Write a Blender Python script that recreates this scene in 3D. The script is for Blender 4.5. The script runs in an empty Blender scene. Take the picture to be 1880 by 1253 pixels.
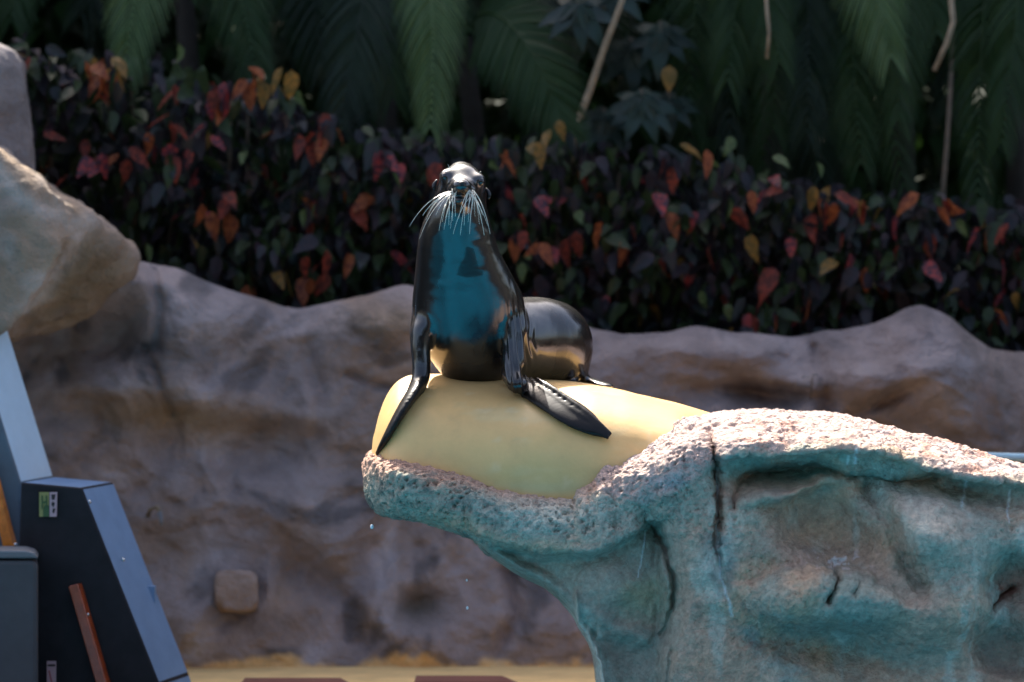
import bpy, bmesh, math, random
import numpy as np
from mathutils import Vector, Matrix
C = bpy.context.scene
COL = C.collection
R = math.radians
random.seed(7); RNG = np.random.default_rng(7)

# ------------------------------------------------------------------ camera, light, exposure
CAMZ = 3.0
cd = bpy.data.cameras.new('camera'); cam = bpy.data.objects.new('camera', cd); COL.objects.link(cam)
cam.location = (0, 0, CAMZ); cam.rotation_euler = (R(90), 0, 0)
cd.sensor_width = 36; cd.lens = 36 * 5760 / 1880; cd.clip_end = 400
cd.dof.use_dof = True; cd.dof.focus_distance = 17.75; cd.dof.aperture_fstop = 0.85; cd.dof.aperture_blades = 8
C.camera = cam
SUN_EL, SUN_AZ = 50, -17                     # azimuth from +Y, negative = towards -X
w = bpy.data.worlds.new('World'); C.world = w; w.use_nodes = True
nt = w.node_tree; bg = nt.nodes['Background']
sk = nt.nodes.new('ShaderNodeTexSky'); sk.sky_type = 'NISHITA'; sk.sun_disc = False
sk.sun_elevation = R(SUN_EL); sk.sun_rotation = R(SUN_AZ); sk.altitude = 50; sk.dust_density = 5; sk.ozone_density = .8
nt.links.new(sk.outputs[0], bg.inputs[0]); bg.inputs[1].default_value = 0.15
sl = bpy.data.lights.new('sun', 'SUN'); sl.energy = 5.0; sl.angle = R(0.5); sl.color = (1, 0.95, 0.86)
so = bpy.data.objects.new('sun', sl); COL.objects.link(so)
sv = Vector((math.sin(R(SUN_AZ)) * math.cos(R(SUN_EL)), math.cos(R(SUN_AZ)) * math.cos(R(SUN_EL)), math.sin(R(SUN_EL))))
so.rotation_euler = sv.to_track_quat('Z', 'Y').to_euler()
C.view_settings.view_transform = 'Standard'; C.view_settings.look = 'None'
C.view_settings.exposure = 1.33; C.view_settings.gamma = 1; C.view_settings.use_curve_mapping = False

# ------------------------------------------------------------------ helpers
def at(px, py, Y): return Vector(((px - 940) * Y / 5760, Y, CAMZ + (626.5 - py) * Y / 5760))
def X(px, Y=18): return (px - 940) * Y / 5760
def Z(py, Y=18): return CAMZ + (626.5 - py) * Y / 5760
def tag(o, label=None, cat=None, group=None, kind=None):
    if label: o['label'] = label
    if cat: o['category'] = cat
    if group: o['group'] = group
    if kind: o['kind'] = kind
    return o
def thing(name, label, cat, loc=(0, 0, 0), group=None):
    o = bpy.data.objects.new(name, None); COL.objects.link(o); o.location = loc; o.empty_display_size = .1
    return tag(o, label, cat, group)
def link(name, me, parent=None, mats=None, smooth=True):
    o = bpy.data.objects.new(name, me); COL.objects.link(o)
    if mats:
        for m in (mats if isinstance(mats, (list, tuple)) else [mats]): me.materials.append(m)
    if smooth: me.shade_smooth()
    if parent:
        o.parent = parent
        o.matrix_parent_inverse = Matrix.Translation(-parent.location) if parent.type == 'EMPTY' else Matrix()
    return o
def mesh(name, V, F, parent=None, mats=None, smooth=True):
    me = bpy.data.meshes.new(name); me.from_pydata([tuple(v) for v in V], [], [tuple(f) for f in F]); me.update()
    return link(name, me, parent, mats, smooth)
def npmesh(name, V, quads):
    me = bpy.data.meshes.new(name)
    V = np.asarray(V, np.float32); Q = np.asarray(quads, np.int32)
    k = Q.shape[1]
    me.vertices.add(len(V)); me.vertices.foreach_set('co', V.ravel())
    me.loops.add(Q.size); me.loops.foreach_set('vertex_index', Q.ravel())
    me.polygons.add(len(Q)); me.polygons.foreach_set('loop_start', np.arange(0, Q.size, k, dtype=np.int32))
    me.update(calc_edges=True); me.validate()
    return me
def getv(me):
    a = np.empty(len(me.vertices) * 3, np.float32); me.vertices.foreach_get('co', a); return a.reshape(-1, 3).astype(np.float64)
def getn(me):
    a = np.empty(len(me.vertices) * 3, np.float32); me.vertex_normals.foreach_get('vector', a); return a.reshape(-1, 3).astype(np.float64)
def setv(me, V): me.vertices.foreach_set('co', np.asarray(V, np.float32).ravel()); me.update()
def edges(me):
    a = np.empty(len(me.edges) * 2, np.int32); me.edges.foreach_get('vertices', a); return a.reshape(-1, 2)
def laplace(V, E, n, it, f=.5):
    deg = np.bincount(E.ravel(), minlength=n).astype(float); deg[deg == 0] = 1
    for _ in range(it):
        S = np.empty_like(V)
        for k in range(3):
            S[:, k] = np.bincount(E[:, 0], V[E[:, 1], k], n) + np.bincount(E[:, 1], V[E[:, 0], k], n)
        V = V + f * (S / deg[:, None] - V)
    return V
def remesh(me, size):
    o = bpy.data.objects.new('tmp', me); COL.objects.link(o)
    m = o.modifiers.new('r', 'REMESH'); m.mode = 'VOXEL'; m.voxel_size = size
    dg = bpy.context.evaluated_depsgraph_get(); n = bpy.data.meshes.new_from_object(o.evaluated_get(dg))
    bpy.data.objects.remove(o); return n
def colattr(me, rgb, name='paint'):
    a = me.color_attributes.new(name, 'FLOAT_COLOR', 'POINT')
    d = np.ones((len(me.vertices), 4), np.float32); d[:, :3] = rgb; a.data.foreach_set('color', d.ravel())
# ---- noise
def h3(i, j, k, s):
    n = (i.astype(np.int64) * 73856093) ^ (j.astype(np.int64) * 19349663) ^ (k.astype(np.int64) * 83492791) ^ (s * 2654435761)
    n = (n & 0xffffffff); n = ((n ^ (n >> 15)) * 2246822519) & 0xffffffff; n = ((n ^ (n >> 13)) * 3266489917) & 0xffffffff
    return ((n ^ (n >> 16)) & 0xffffff) / float(0x1000000)
def vnoise(P, s=0):
    f = np.floor(P); t = P - f; t = t * t * (3 - 2 * t); i = f.astype(np.int64); r = 0
    for a in (0, 1):
        for b in (0, 1):
            for c in (0, 1):
                wgt = (t[:, 0] if a else 1 - t[:, 0]) * (t[:, 1] if b else 1 - t[:, 1]) * (t[:, 2] if c else 1 - t[:, 2])
                r = r + wgt * h3(i[:, 0] + a, i[:, 1] + b, i[:, 2] + c, s)
    return r * 2 - 1
def fbm(P, o=4, s=0, g=.5):
    r = 0; a = 1.; t = 0
    for k in range(o): r = r + a * vnoise(P * 2 ** k + 17.3 * k, s + k); t += a; a *= g
    return r / t
def ridged(P, o=4, s=0):
    r = 0; a = 1.; t = 0
    for k in range(o): r = r + a * (1 - np.abs(vnoise(P * 2 ** k + 9.1 * k, s + k)) * 2); t += a; a *= .5
    return r / t
def worley(P, s=0):
    f = np.floor(P).astype(np.int64); best = np.full(len(P), 9.)
    for a in (-1, 0, 1):
        for b in (-1, 0, 1):
            for c in (-1, 0, 1):
                i, j, k = f[:, 0] + a, f[:, 1] + b, f[:, 2] + c
                d = (i + h3(i, j, k, s) - P[:, 0]) ** 2 + (j + h3(i, j, k, s + 1) - P[:, 1]) ** 2 + (k + h3(i, j, k, s + 2) - P[:, 2]) ** 2
                best = np.minimum(best, d)
    return np.sqrt(best)
def sstep(a, b, x): t = np.clip((x - a) / (b - a), 0, 1); return t * t * (3 - 2 * t)
def gauss(px, py, cx, cy, rx, ry, ang=0, p=1.):
    c, s = math.cos(R(ang)), math.sin(R(ang)); u = (px - cx) * c + (py - cy) * s; v = -(px - cx) * s + (py - cy) * c
    return np.exp(-((u / rx) ** 2 + (v / ry) ** 2) ** p)
def polydist(px, py, pts):
    best = np.full(px.shape, 1e9)
    for (x0, y0), (x1, y1) in zip(pts[:-1], pts[1:]):
        dx, dy = x1 - x0, y1 - y0; t = np.clip(((px - x0) * dx + (py - y0) * dy) / (dx * dx + dy * dy), 0, 1)
        best = np.minimum(best, np.hypot(px - x0 - t * dx, py - y0 - t * dy))
    return best
def itp(x, tab): a = np.array(tab, float); return np.interp(x, a[:, 0], a[:, 1])
def sm_itp(x, tab, w=8):
    return np.mean([itp(x + d * w / 2, tab) for d in (-2, -1, 0, 1, 2)], axis=0)
def mixc(c, new, m): return c * (1 - m[:, None]) + np.array(new)[None, :] * m[:, None]

# ------------------------------------------------------------------ materials
def mat(name, col=(.5, .5, .5), rough=.6, spec=.5, attr=None, noise=None, bump=None, coat=0, metal=0, trans=None, rnoise=None, sheen=0):
    """noise: (scale, amount of value change, detail); bump: list of (scale, strength, distance); trans: share of translucency"""
    m = bpy.data.materials.new(name); m.use_nodes = True; t = m.node_tree; N = t.nodes; L = t.links
    b = N['Principled BSDF']; b.inputs['Roughness'].default_value = rough; b.inputs['Specular IOR Level'].default_value = spec
    b.inputs['Metallic'].default_value = metal; b.inputs['Coat Weight'].default_value = coat; b.inputs['Coat Roughness'].default_value = .1
    b.inputs['Base Color'].default_value = (*col, 1)
    tc = N.new('ShaderNodeTexCoord'); src = None
    if attr:
        a = N.new('ShaderNodeAttribute'); a.attribute_name = attr; src = a.outputs['Color']
    if noise:
        n = N.new('ShaderNodeTexNoise'); n.inputs['Scale'].default_value = noise[0]; n.inputs['Detail'].default_value = noise[2]
        n.inputs['Roughness'].default_value = .65
        L.new(tc.outputs['Object'], n.inputs['Vector'])
        mr = N.new('ShaderNodeMapRange'); mr.inputs['From Min'].default_value = .25; mr.inputs['From Max'].default_value = .75
        mr.inputs['To Min'].default_value = 1 - noise[1]; mr.inputs['To Max'].default_value = 1 + noise[1]
        L.new(n.outputs[0], mr.inputs['Value'])
        mx = N.new('ShaderNodeMix'); mx.data_type = 'RGBA'; mx.blend_type = 'MULTIPLY'; mx.inputs['Factor'].default_value = 1
        if src: L.new(src, mx.inputs['A'])
        else: mx.inputs['A'].default_value = (*col, 1)
        L.new(mr.outputs[0], mx.inputs['B']); src = mx.outputs['Result']
    if src: L.new(src, b.inputs['Base Color'])
    if rnoise:
        n = N.new('ShaderNodeTexNoise'); n.inputs['Scale'].default_value = rnoise[0]; n.inputs['Detail'].default_value = 4
        L.new(tc.outputs['Object'], n.inputs['Vector'])
        mr = N.new('ShaderNodeMapRange'); mr.inputs['From Min'].default_value = .35; mr.inputs['From Max'].default_value = .7
        mr.inputs['To Min'].default_value = rnoise[1]; mr.inputs['To Max'].default_value = rnoise[2]
        L.new(n.outputs[0], mr.inputs['Value']); L.new(mr.outputs[0], b.inputs['Roughness'])
    prev = None
    for (s, st, d) in (bump or []):
        n = N.new('ShaderNodeTexNoise'); n.inputs['Scale'].default_value = s; n.inputs['Detail'].default_value = 5; n.inputs['Roughness'].default_value = .6
        L.new(tc.outputs['Object'], n.inputs['Vector'])
        u = N.new('ShaderNodeBump'); u.inputs['Strength'].default_value = st; u.inputs['Distance'].default_value = d
        L.new(n.outputs[0], u.inputs['Height'])
        if prev: L.new(prev, u.inputs['Normal'])
        prev = u.outputs[0]
    if prev: L.new(prev, b.inputs['Normal'])
    if trans:
        tr = N.new('ShaderNodeBsdfTranslucent'); ms = N.new('ShaderNodeMixShader'); ms.inputs[0].default_value = trans
        if src: L.new(src, tr.inputs['Color'])
        else: tr.inputs['Color'].default_value = (*col, 1)
        L.new(b.outputs[0], ms.inputs[1]); L.new(tr.outputs[0], ms.inputs[2]); L.new(ms.outputs[0], N['Material Output'].inputs['Surface'])
    return m
def leafmat(name, c1, c2, rough=.4, trans=.25, scale=9, thr=.5, spec=.5):
    m = mat(name, c1, rough, spec if spec != .5 else .3, trans=trans); t = m.node_tree; N = t.nodes; L = t.links
    tc = N.new('ShaderNodeTexCoord'); oi = N.new('ShaderNodeObjectInfo')
    ad = N.new('ShaderNodeVectorMath'); ad.operation = 'ADD'; sc = N.new('ShaderNodeVectorMath'); sc.operation = 'SCALE'; sc.inputs['Scale'].default_value = 37
    L.new(oi.outputs['Random'], sc.inputs[0]); L.new(tc.outputs['Object'], ad.inputs[0]); L.new(sc.outputs[0], ad.inputs[1])
    n = N.new('ShaderNodeTexNoise'); n.inputs['Scale'].default_value = scale; n.inputs['Detail'].default_value = 3; L.new(ad.outputs[0], n.inputs['Vector'])
    r = N.new('ShaderNodeValToRGB'); r.color_ramp.elements[0].position = thr - .1; r.color_ramp.elements[1].position = thr + .1
    r.color_ramp.elements[0].color = (*c1, 1); r.color_ramp.elements[1].color = (*c2, 1); L.new(n.outputs[0], r.inputs[0])
    L.new(r.outputs[0], N['Principled BSDF'].inputs['Base Color'])
    for x in N:
        if x.type == 'BSDF_TRANSLUCENT': L.new(r.outputs[0], x.inputs['Color'])
    return m
M = {}
M['rock'] = mat('painted_rock', attr='paint', rough=.8, spec=.3, noise=(24, .36, 9), bump=[(18, .6, .05), (60, .8, .016), (170, .6, .006)])
def add_pits(m, scale, lo, hi, strength, dist):
    t = m.node_tree; N = t.nodes; L = t.links; b = N['Principled BSDF']; prev = b.inputs['Normal'].links[0].from_socket
    tc = N.new('ShaderNodeTexCoord'); n = N.new('ShaderNodeTexNoise'); n.inputs['Scale'].default_value = scale * .5; L.new(tc.outputs['Object'], n.inputs['Vector'])
    ad = N.new('ShaderNodeVectorMath'); ad.operation = 'MULTIPLY_ADD'; ad.inputs[1].default_value = (.03, .03, .03); L.new(n.outputs['Color'], ad.inputs[0]); L.new(tc.outputs['Object'], ad.inputs[2])
    v = N.new('ShaderNodeTexVoronoi'); v.inputs['Scale'].default_value = scale; L.new(ad.outputs[0], v.inputs['Vector'])
    mr = N.new('ShaderNodeMapRange'); mr.inputs['From Min'].default_value = lo; mr.inputs['From Max'].default_value = hi; L.new(v.outputs['Distance'], mr.inputs['Value'])
    u = N.new('ShaderNodeBump'); u.inputs['Strength'].default_value = strength; u.inputs['Distance'].default_value = dist
    ga = N.new('ShaderNodeAttribute'); ga.attribute_name = 'grain'; mu = N.new('ShaderNodeMath'); mu.operation = 'MULTIPLY'; L.new(mr.outputs[0], mu.inputs[0]); L.new(ga.outputs['Fac'], mu.inputs[1])
    L.new(mu.outputs[0], u.inputs['Height']); L.new(prev, u.inputs['Normal']); L.new(u.outputs[0], b.inputs['Normal'])
add_pits(M['rock'], 36, .15, .5, .55, .02)
M['wall'] = mat('wall_rock', attr='paint', rough=.85, spec=.25, noise=(3.2, .3, 8), bump=[(6, .5, .08), (24, .5, .03)])
M['pad'] = mat('ochre_paint', attr='paint', rough=.42, spec=.4, noise=(5, .08, 6), bump=[(7, .12, .03), (45, .12, .006)])
M['seal'] = mat('wet_coat', (.0075, .0048, .0042), rough=.5, spec=.16, noise=(5, .25, 4), bump=[(9, .05, .03), (34, .05, .010), (230, .10, .004)], rnoise=(4, .46, .54), coat=1)
M['seal'].node_tree.nodes['Principled BSDF'].inputs['Coat IOR'].default_value = 1.72
_b = M['seal'].node_tree.nodes['Principled BSDF']; M['seal'].node_tree.links.new(_b.inputs['Normal'].links[0].from_socket, _b.inputs['Coat Normal'])
_a = M['seal'].node_tree.nodes.new('ShaderNodeAttribute'); _a.attribute_name = 'wet'; M['seal'].node_tree.links.new(_a.outputs['Fac'], _b.inputs['Coat Weight'])
M['ear'] = mat('ear_skin', (.008, .006, .006), rough=.25)
M['eye'] = mat('eye', (.01, .006, .004), rough=.04, spec=.8)
M['nose'] = mat('nose_skin', (.010, .009, .010), rough=.5, bump=[(90, .4, .004)])
M['whisker'] = mat('whisker', (.75, .72, .62), rough=.3)
M['ochre'] = mat('ochre_floor', (.90, .58, .24), rough=.7, noise=(2.5, .25, 6), bump=[(12, .3, .02)])
M['pool'] = mat('pool_water', (.008, .18, .31), rough=.06, spec=.5, noise=(.28, .6, 4), bump=[(1.2, .3, .2)])
M['ground'] = mat('ground', (.035, .032, .018), rough=.9, noise=(1, .4, 6), bump=[(8, .5, .05)])
M['sun_block_hill'] = mat('sun_block_green', (.02, .035, .012), rough=.95, noise=(1.5, .6, 6), bump=[(3, .8, .3)])
M['basin'] = mat('basin', (.014, .011, .009), rough=.8, noise=(2, .3, 5))
M['navy'] = mat('navy_paint', (.020, .018, .021), rough=.6, spec=.2, noise=(6, .35, 7), bump=[(60, .1, .004)])
M['blue'] = mat('blue_paint', (.17, .27, .43), rough=.45, noise=(5, .12, 6), bump=[(50, .12, .004)])
M['pale_blue'] = mat('pale_blue_paint', (.50, .64, .76), rough=.5, noise=(5, .08, 6))
M['slate'] = mat('slate_paint', (.09, .12, .15), rough=.55, noise=(6, .15, 5))
M['wood'] = mat('varnished_wood', (.80, .24, .035), rough=.22, noise=(12, .4, 5), coat=.5)
M['wood_dark'] = mat('red_varnished_wood', (.34, .06, .018), rough=.25, noise=(12, .4, 5), coat=.5)
M['case'] = mat('grey_plastic', (.085, .08, .085), rough=.6, spec=.25, noise=(8, .1, 4), bump=[(200, .2, .003)])
M['case_edge'] = mat('grey_edge', (.16, .16, .17), rough=.5)
M['bolt'] = mat('steel', (.6, .6, .6), rough=.25, metal=1)
M['pink'] = mat('pink_print', (.55, .36, .38), rough=.5)
M['green'] = mat('green_print', (.05, .10, .03), rough=.5)
M['yellow'] = mat('yellow_print', (.30, .28, .09), rough=.5)
M['ink'] = mat('ink', (.03, .02, .02), rough=.6)
M['red'] = mat('red_ink', (.4, .04, .05), rough=.6)
M['board'] = mat('brown_board', (.16, .05, .035), rough=.6, noise=(9, .25, 5))
M['rail'] = mat('rail_paint', (.35, .55, .65), rough=.3, coat=.3)
M['stem'] = mat('stem', (.10, .07, .045), rough=.8, noise=(20, .4, 5), bump=[(40, .5, .01)])
M['pale_stem'] = mat('pale_stem', (.26, .19, .12), rough=.8, noise=(14, .4, 5), bump=[(40, .5, .01)])
M['trunk'] = mat('trunk', (.03, .024, .018), rough=.9, noise=(8, .5, 6), bump=[(20, .6, .03)])
M['drop'] = mat('water_drop', (.9, .95, 1), rough=.05, spec=1)
M['concrete'] = mat('concrete', (.05, .032, .026), rough=.8, noise=(2, .3, 5))
L_DARK = leafmat('dark_purple_leaf', (.022, .021, .027), (.042, .026, .030), .42)
L_SLATE = leafmat('slate_leaf', (.022, .032, .030), (.032, .026, .030), .42)
L_GREEN = leafmat('green_leaf', (.032, .052, .016), (.022, .034, .013), .42)
L_PALE = leafmat('pale_green_leaf', (.13, .17, .06), (.06, .09, .03), .4, .4)
L_RED = leafmat('red_leaf', (.33, .055, .030), (.11, .028, .02), .47, .45, 6)
L_ORANGE = leafmat('orange_leaf', (.40, .11, .035), (.19, .045, .02), .47, .45, 6)
L_GOLD = leafmat('gold_leaf', (.32, .16, .035), (.14, .10, .03), .42, .45, 6)
L_MIX = leafmat('red_margin_leaf', (.06, .03, .045), (.45, .06, .05), .4, .3, 7, .53)
LEAFM = [L_DARK, L_SLATE, L_GREEN, L_PALE, L_RED, L_ORANGE, L_GOLD, L_MIX]
P_SUNLIT = leafmat('palm_leaf_sunlit', (.08, .13, .04), (.10, .15, .055), .42, .3, 3)  # for sunlit fronds: the sun is put into a lighter leaf colour
P_GREEN = leafmat('palm_leaf', (.018, .044, .010), (.028, .055, .015), .5, .3, 3, .5, .25)
P_BLUE = leafmat('palm_leaf_dark', (.008, .020, .008), (.012, .026, .011), .5, .3, 3, .5, .3)
P_OLIVE = leafmat('palm_leaf_olive', (.020, .027, .009), (.016, .022, .009), .5, .3, 3, .5, .3)
S_LEAF = leafmat('umbrella_leaf', (.014, .036, .026), (.011, .024, .018), .42, .2, 3, .5, .4)
T_LEAF = leafmat('tree_leaf', (.012, .028, .006), (.018, .036, .008), .6, .25, 2, .5, .08)

# ------------------------------------------------------------------ setting
def sheet(name, x0, x1, y0, y1, z, m, kind='structure'):
    o = mesh(name, [(x0, y0, z), (x1, y0, z), (x1, y1, z), (x0, y1, z)], [(0, 1, 2, 3)], None, m, False)
    return tag(o, kind=kind)
sheet('ground', -150, 150, -150, 150, -1.2, M['ground'])
sheet('pool_water', -10, 9, 3.0, 16.5, 0.05, M['pool'])
def boxV(x0, x1, y0, y1, z0, z1):
    V = [(x, y, z) for x in (x0, x1) for y in (y0, y1) for z in (z0, z1)]
    return V, [(0, 1, 3, 2), (4, 6, 7, 5), (0, 4, 5, 1), (2, 3, 7, 6), (0, 2, 6, 4), (1, 5, 7, 3)]
o = mesh('pool_floor', *boxV(-30, 30, -2, 19.6, -1.15, 0.0), None, M['basin'], False); tag(o, kind='structure')
o = mesh('deck_floor', *boxV(-6, 4, 19.6, 23, -1.1, 0.75), None, M['ochre'], False); tag(o, kind='structure')
o = mesh('planted_bank', *boxV(-30, 30, 22.9, 60, -1.1, 2.7), None, M['ground'], False); tag(o, kind='structure')
V, F = [], []
for k in range(25):
    for j in range(6): V.append((-30 + 2.5 * k, [28.1, 28.9, 30.2, 32, 35, 40][j], [2.6, 7.8, 9.8, 10.6, 11, 11.5][j] + .5 * math.sin(k * 1.7 + j)))
F = [(k * 6 + j, k * 6 + 6 + j, k * 6 + 7 + j, k * 6 + 1 + j) for k in range(24) for j in range(5)]
o = mesh('sun_block_hill', V, F, None, M['sun_block_hill']); tag(o, kind='structure')  # added slope, made steep to block sun from behind and sky gaps
# seating terrace across the pool, mirrored in the wet coat
V, F = [], []
for k in range(9):
    v, f = boxV(-26, 26, -1.6 - k * 1.0, -.62 - k * 1.0, -1.1, 1.2 + k * .42); F += [tuple(i + len(V) for i in q) for q in f]; V += v
v, f = boxV(-26, 26, -12, -4.5, 8.6, 8.9); F += [tuple(i + len(V) for i in q) for q in f]; V += v
v, f = boxV(-26, 26, -12.2, -12.01, -1.1, 8.59); F += [tuple(i + len(V) for i in q) for q in f]; V += v
for k in range(7):
    v, f = boxV(-24 + 8 * k, -23.7 + 8 * k, -5.2, -4.9, 2.9, 8.59); F += [tuple(i + len(V) for i in q) for q in f]; V += v
o = mesh('ground_terrace', V, F, None, M['concrete'], False); tag(o, kind='structure')

# ------------------------------------------------------------------ rock wall behind
WT = [(-400, 430), (0, 440), (120, 470), (245, 480), (330, 492), (380, 523), (430, 537), (480, 550), (550, 566), (600, 560), (640, 546), (700, 535), (755, 524), (830, 530), (950, 570),
      (1090, 600), (1150, 615), (1220, 612), (1280, 597), (1330, 605), (1400, 612), (1470, 618), (1520, 605), (1600, 598), (1640, 583), (1665, 565), (1700, 559), (1740, 575),
      (1780, 610), (1830, 640), (1880, 650), (2000, 640), (2300, 600)]
def build_wall():
    nu, nv = 560, 250
    U, Vv = np.meshgrid(np.linspace(-380, 2260, nu), np.linspace(0, 1, nv), indexing='ij')
    top = sm_itp(U, WT, 12)
    py = np.where(Vv < .12, top, top + (1236 - top) * (Vv - .12) / .88); px = U.copy()
    back = np.where(Vv < .12, (1 - Vv / .12) * 1.1, 0)
    drop = np.where(Vv < .12, (1 - Vv / .12) ** 2 * 60, 0)
    a, b = px.ravel(), py.ravel(); t = (b - top.ravel())
    P = np.stack([a / 260, b / 260, np.zeros_like(a)], 1)
    Wp = P + .35 * np.stack([fbm(P * 1.3, 3, 5), fbm(P * 1.3, 3, 6), 0 * a], 1)
    d = .30 * fbm(Wp * 1.1, 3, 11) + .12 * ridged(Wp * 1.7, 4, 21) + .035 * fbm(P * 9, 4, 31)
    d += .25 * gauss(a, b, 330, 590, 150, 90, 20) - .35 * gauss(a, b, 110, 640, 150, 60, -10) - .25 * gauss(a, b, 210, 600, 70, 45, -40)
    d += .30 * gauss(a, b, 690, 600, 130, 70, 5) - .18 * gauss(a, b, 470, 700, 80, 90) + .25 * gauss(a, b, 420, 740, 170, 45, 12)
    d += -.22 * gauss(a, b, 480, 830, 90, 60) + .2 * gauss(a, b, 620, 950, 120, 60, 50) - .25 * gauss(a, b, 560, 1040, 70, 40, 40)
    d += -.25 * gauss(a, b, 770, 1115, 50, 35) + .2 * gauss(a, b, 690, 1110, 100, 40, 40) + .2 * gauss(a, b, 330, 1130, 90, 80)
    d += .32 * gauss(a, b, 1690, 660, 110, 90) + .2 * gauss(a, b, 1300, 640, 160, 40) - .2 * gauss(a, b, 1470, 650, 70, 50)
    d += -.22 * gauss(a, b, 1390, 725, 110, 18, 4) - .2 * gauss(a, b, 1620, 735, 70, 16, -25) + .2 * gauss(a, b, 1560, 700, 80, 40) + .16 * gauss(a, b, 1400, 770, 140, 25)
    for pts, dep, wd in (([(270, 640), (300, 700), (320, 760)], .10, 9), ([(640, 690), (700, 712), (740, 720)], .08, 8), ([(280, 500), (300, 560), (290, 640)], .1, 10),
                         ([(560, 640), (590, 720), (580, 800)], .08, 14), ([(930, 1040), (950, 1130), (910, 1200)], .12, 14), ([(1500, 640), (1520, 740), (1480, 820)], .1, 12)):
        d -= dep * np.exp(-(polydist(a, b, pts) / wd) ** 2)
    edge = np.exp(-np.maximum(t, 0) / 45.)
    flat = sstep(1236, 1150, b)
    Y = 21.95 - d * (.35 + .65 * flat) + .35 * edge - .0006 * np.maximum(b - 900, 0) * 1.2 + back.ravel() - .25 * sstep(700, 0, a)
    x = (a - 940) * 21.95 / 5760; z = CAMZ + (626.5 - b) * 21.95 / 5760 - drop.ravel() / 260 + .03 * fbm(P * 4, 3, 51) * sstep(0, 1, Vv.ravel() / .05)
    V = np.stack([x, Y, z], 1)
    i = np.arange(nu * nv).reshape(nu, nv)
    Q = np.stack([i[:-1, :-1], i[:-1, 1:], i[1:, 1:], i[1:, :-1]], -1).reshape(-1, 4)
    me = npmesh('rock_face', V, Q)
    c = np.tile(np.array([.275, .23, .225]), (len(V), 1))
    n1, n2, n3 = fbm(Wp * 1.6, 4, 61), fbm(Wp * 2.6 + 5, 4, 71), fbm(Wp * 4.2 + 9, 4, 81)
    c = mixc(c, (.20, .13, .075), sstep(.02, .5, n1) * .55)
    c = mixc(c, (.37, .33, .335), sstep(.05, .45, n2) * .75)
    c = mixc(c, (.085, .08, .085), sstep(.12, .5, n3) * .8)
    c = mixc(c, (.25, .17, .09), gauss(a, b, 330, 765, 190, 40, 6) * .8)
    c = mixc(c, (.22, .15, .08), gauss(a, b, 740, 590, 110, 40) * .6)
    c = mixc(c, (.34, .31, .32), gauss(a, b, 380, 600, 90, 70) * .5)
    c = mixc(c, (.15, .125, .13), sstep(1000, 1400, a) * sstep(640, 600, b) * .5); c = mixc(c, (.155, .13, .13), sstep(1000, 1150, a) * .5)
    c = mixc(c, (.80, .52, .22), sstep(1198, 1216, b + 22 * n3 + 9 * fbm(P * 14, 3, 88)) * .9)
    c = mixc(c, (.09, .075, .04), gauss(a, b, 770, 1115, 45, 28) * .7)
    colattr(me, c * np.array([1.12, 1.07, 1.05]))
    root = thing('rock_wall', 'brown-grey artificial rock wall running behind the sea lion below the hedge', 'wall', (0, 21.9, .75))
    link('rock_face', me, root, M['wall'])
    return root
wall = build_wall()

def hull_rock(name, hulls, parent, m, vox=.03, noise=.05, cfun=None, sm=3, seed=3):
    bm = bmesh.new()
    for pts in hulls:
        vs = [bm.verts.new(p) for p in pts]; r = bmesh.ops.convex_hull(bm, input=vs)
        bmesh.ops.delete(bm, geom=[g for g in r['geom_interior'] if isinstance(g, bmesh.types.BMVert)], context='VERTS')
    me0 = bpy.data.meshes.new('h'); bm.to_mesh(me0); bm.free(); me = remesh(me0, vox)
    V = laplace(getv(me), edges(me), len(me.vertices), sm); setv(me, V); N = getn(me)
    V = V + N * (noise * fbm(V * 2.2, 4, seed) + noise * .5 * ridged(V * 4, 3, seed + 5))[:, None]; setv(me, V)
    colattr(me, cfun(V) if cfun else np.tile([.3, .25, .22], (len(V), 1)))
    me.name = name
    return link(name, me, parent, m)
def boulder_col(V):
    n1, n2 = fbm(V * 1.5, 4, 90), fbm(V * 3.3, 4, 95)
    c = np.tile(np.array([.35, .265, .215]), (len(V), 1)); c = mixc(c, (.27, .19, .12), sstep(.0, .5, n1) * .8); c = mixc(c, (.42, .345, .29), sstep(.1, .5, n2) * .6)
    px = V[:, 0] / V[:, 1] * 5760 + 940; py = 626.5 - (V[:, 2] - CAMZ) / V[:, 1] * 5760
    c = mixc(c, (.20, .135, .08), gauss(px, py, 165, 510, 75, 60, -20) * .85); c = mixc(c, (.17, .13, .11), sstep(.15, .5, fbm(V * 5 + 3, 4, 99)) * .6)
    return mixc(c, (.52, .44, .39), np.exp(-(polydist(px + 10 * n2, py, [(-20, 300), (40, 370), (130, 410), (165, 405), (120, 480), (50, 570)]) / 14) ** 2) * .6)  # ridge highlights painted in as paler lines
def hp(lst): return [at(*p) for p in lst]
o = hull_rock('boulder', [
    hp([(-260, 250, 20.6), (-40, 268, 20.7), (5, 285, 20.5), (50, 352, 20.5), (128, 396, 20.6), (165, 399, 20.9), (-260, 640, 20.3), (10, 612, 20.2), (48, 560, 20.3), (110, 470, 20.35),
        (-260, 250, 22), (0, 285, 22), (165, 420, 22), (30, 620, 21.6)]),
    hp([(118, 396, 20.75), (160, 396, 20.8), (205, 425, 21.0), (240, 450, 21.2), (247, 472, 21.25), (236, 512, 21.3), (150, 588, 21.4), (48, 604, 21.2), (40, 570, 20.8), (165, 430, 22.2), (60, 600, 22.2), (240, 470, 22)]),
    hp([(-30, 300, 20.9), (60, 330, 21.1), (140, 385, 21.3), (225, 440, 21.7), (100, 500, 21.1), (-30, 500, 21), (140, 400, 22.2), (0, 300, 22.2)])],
    None, M['wall'], .03, .10, boulder_col, 7)
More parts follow.
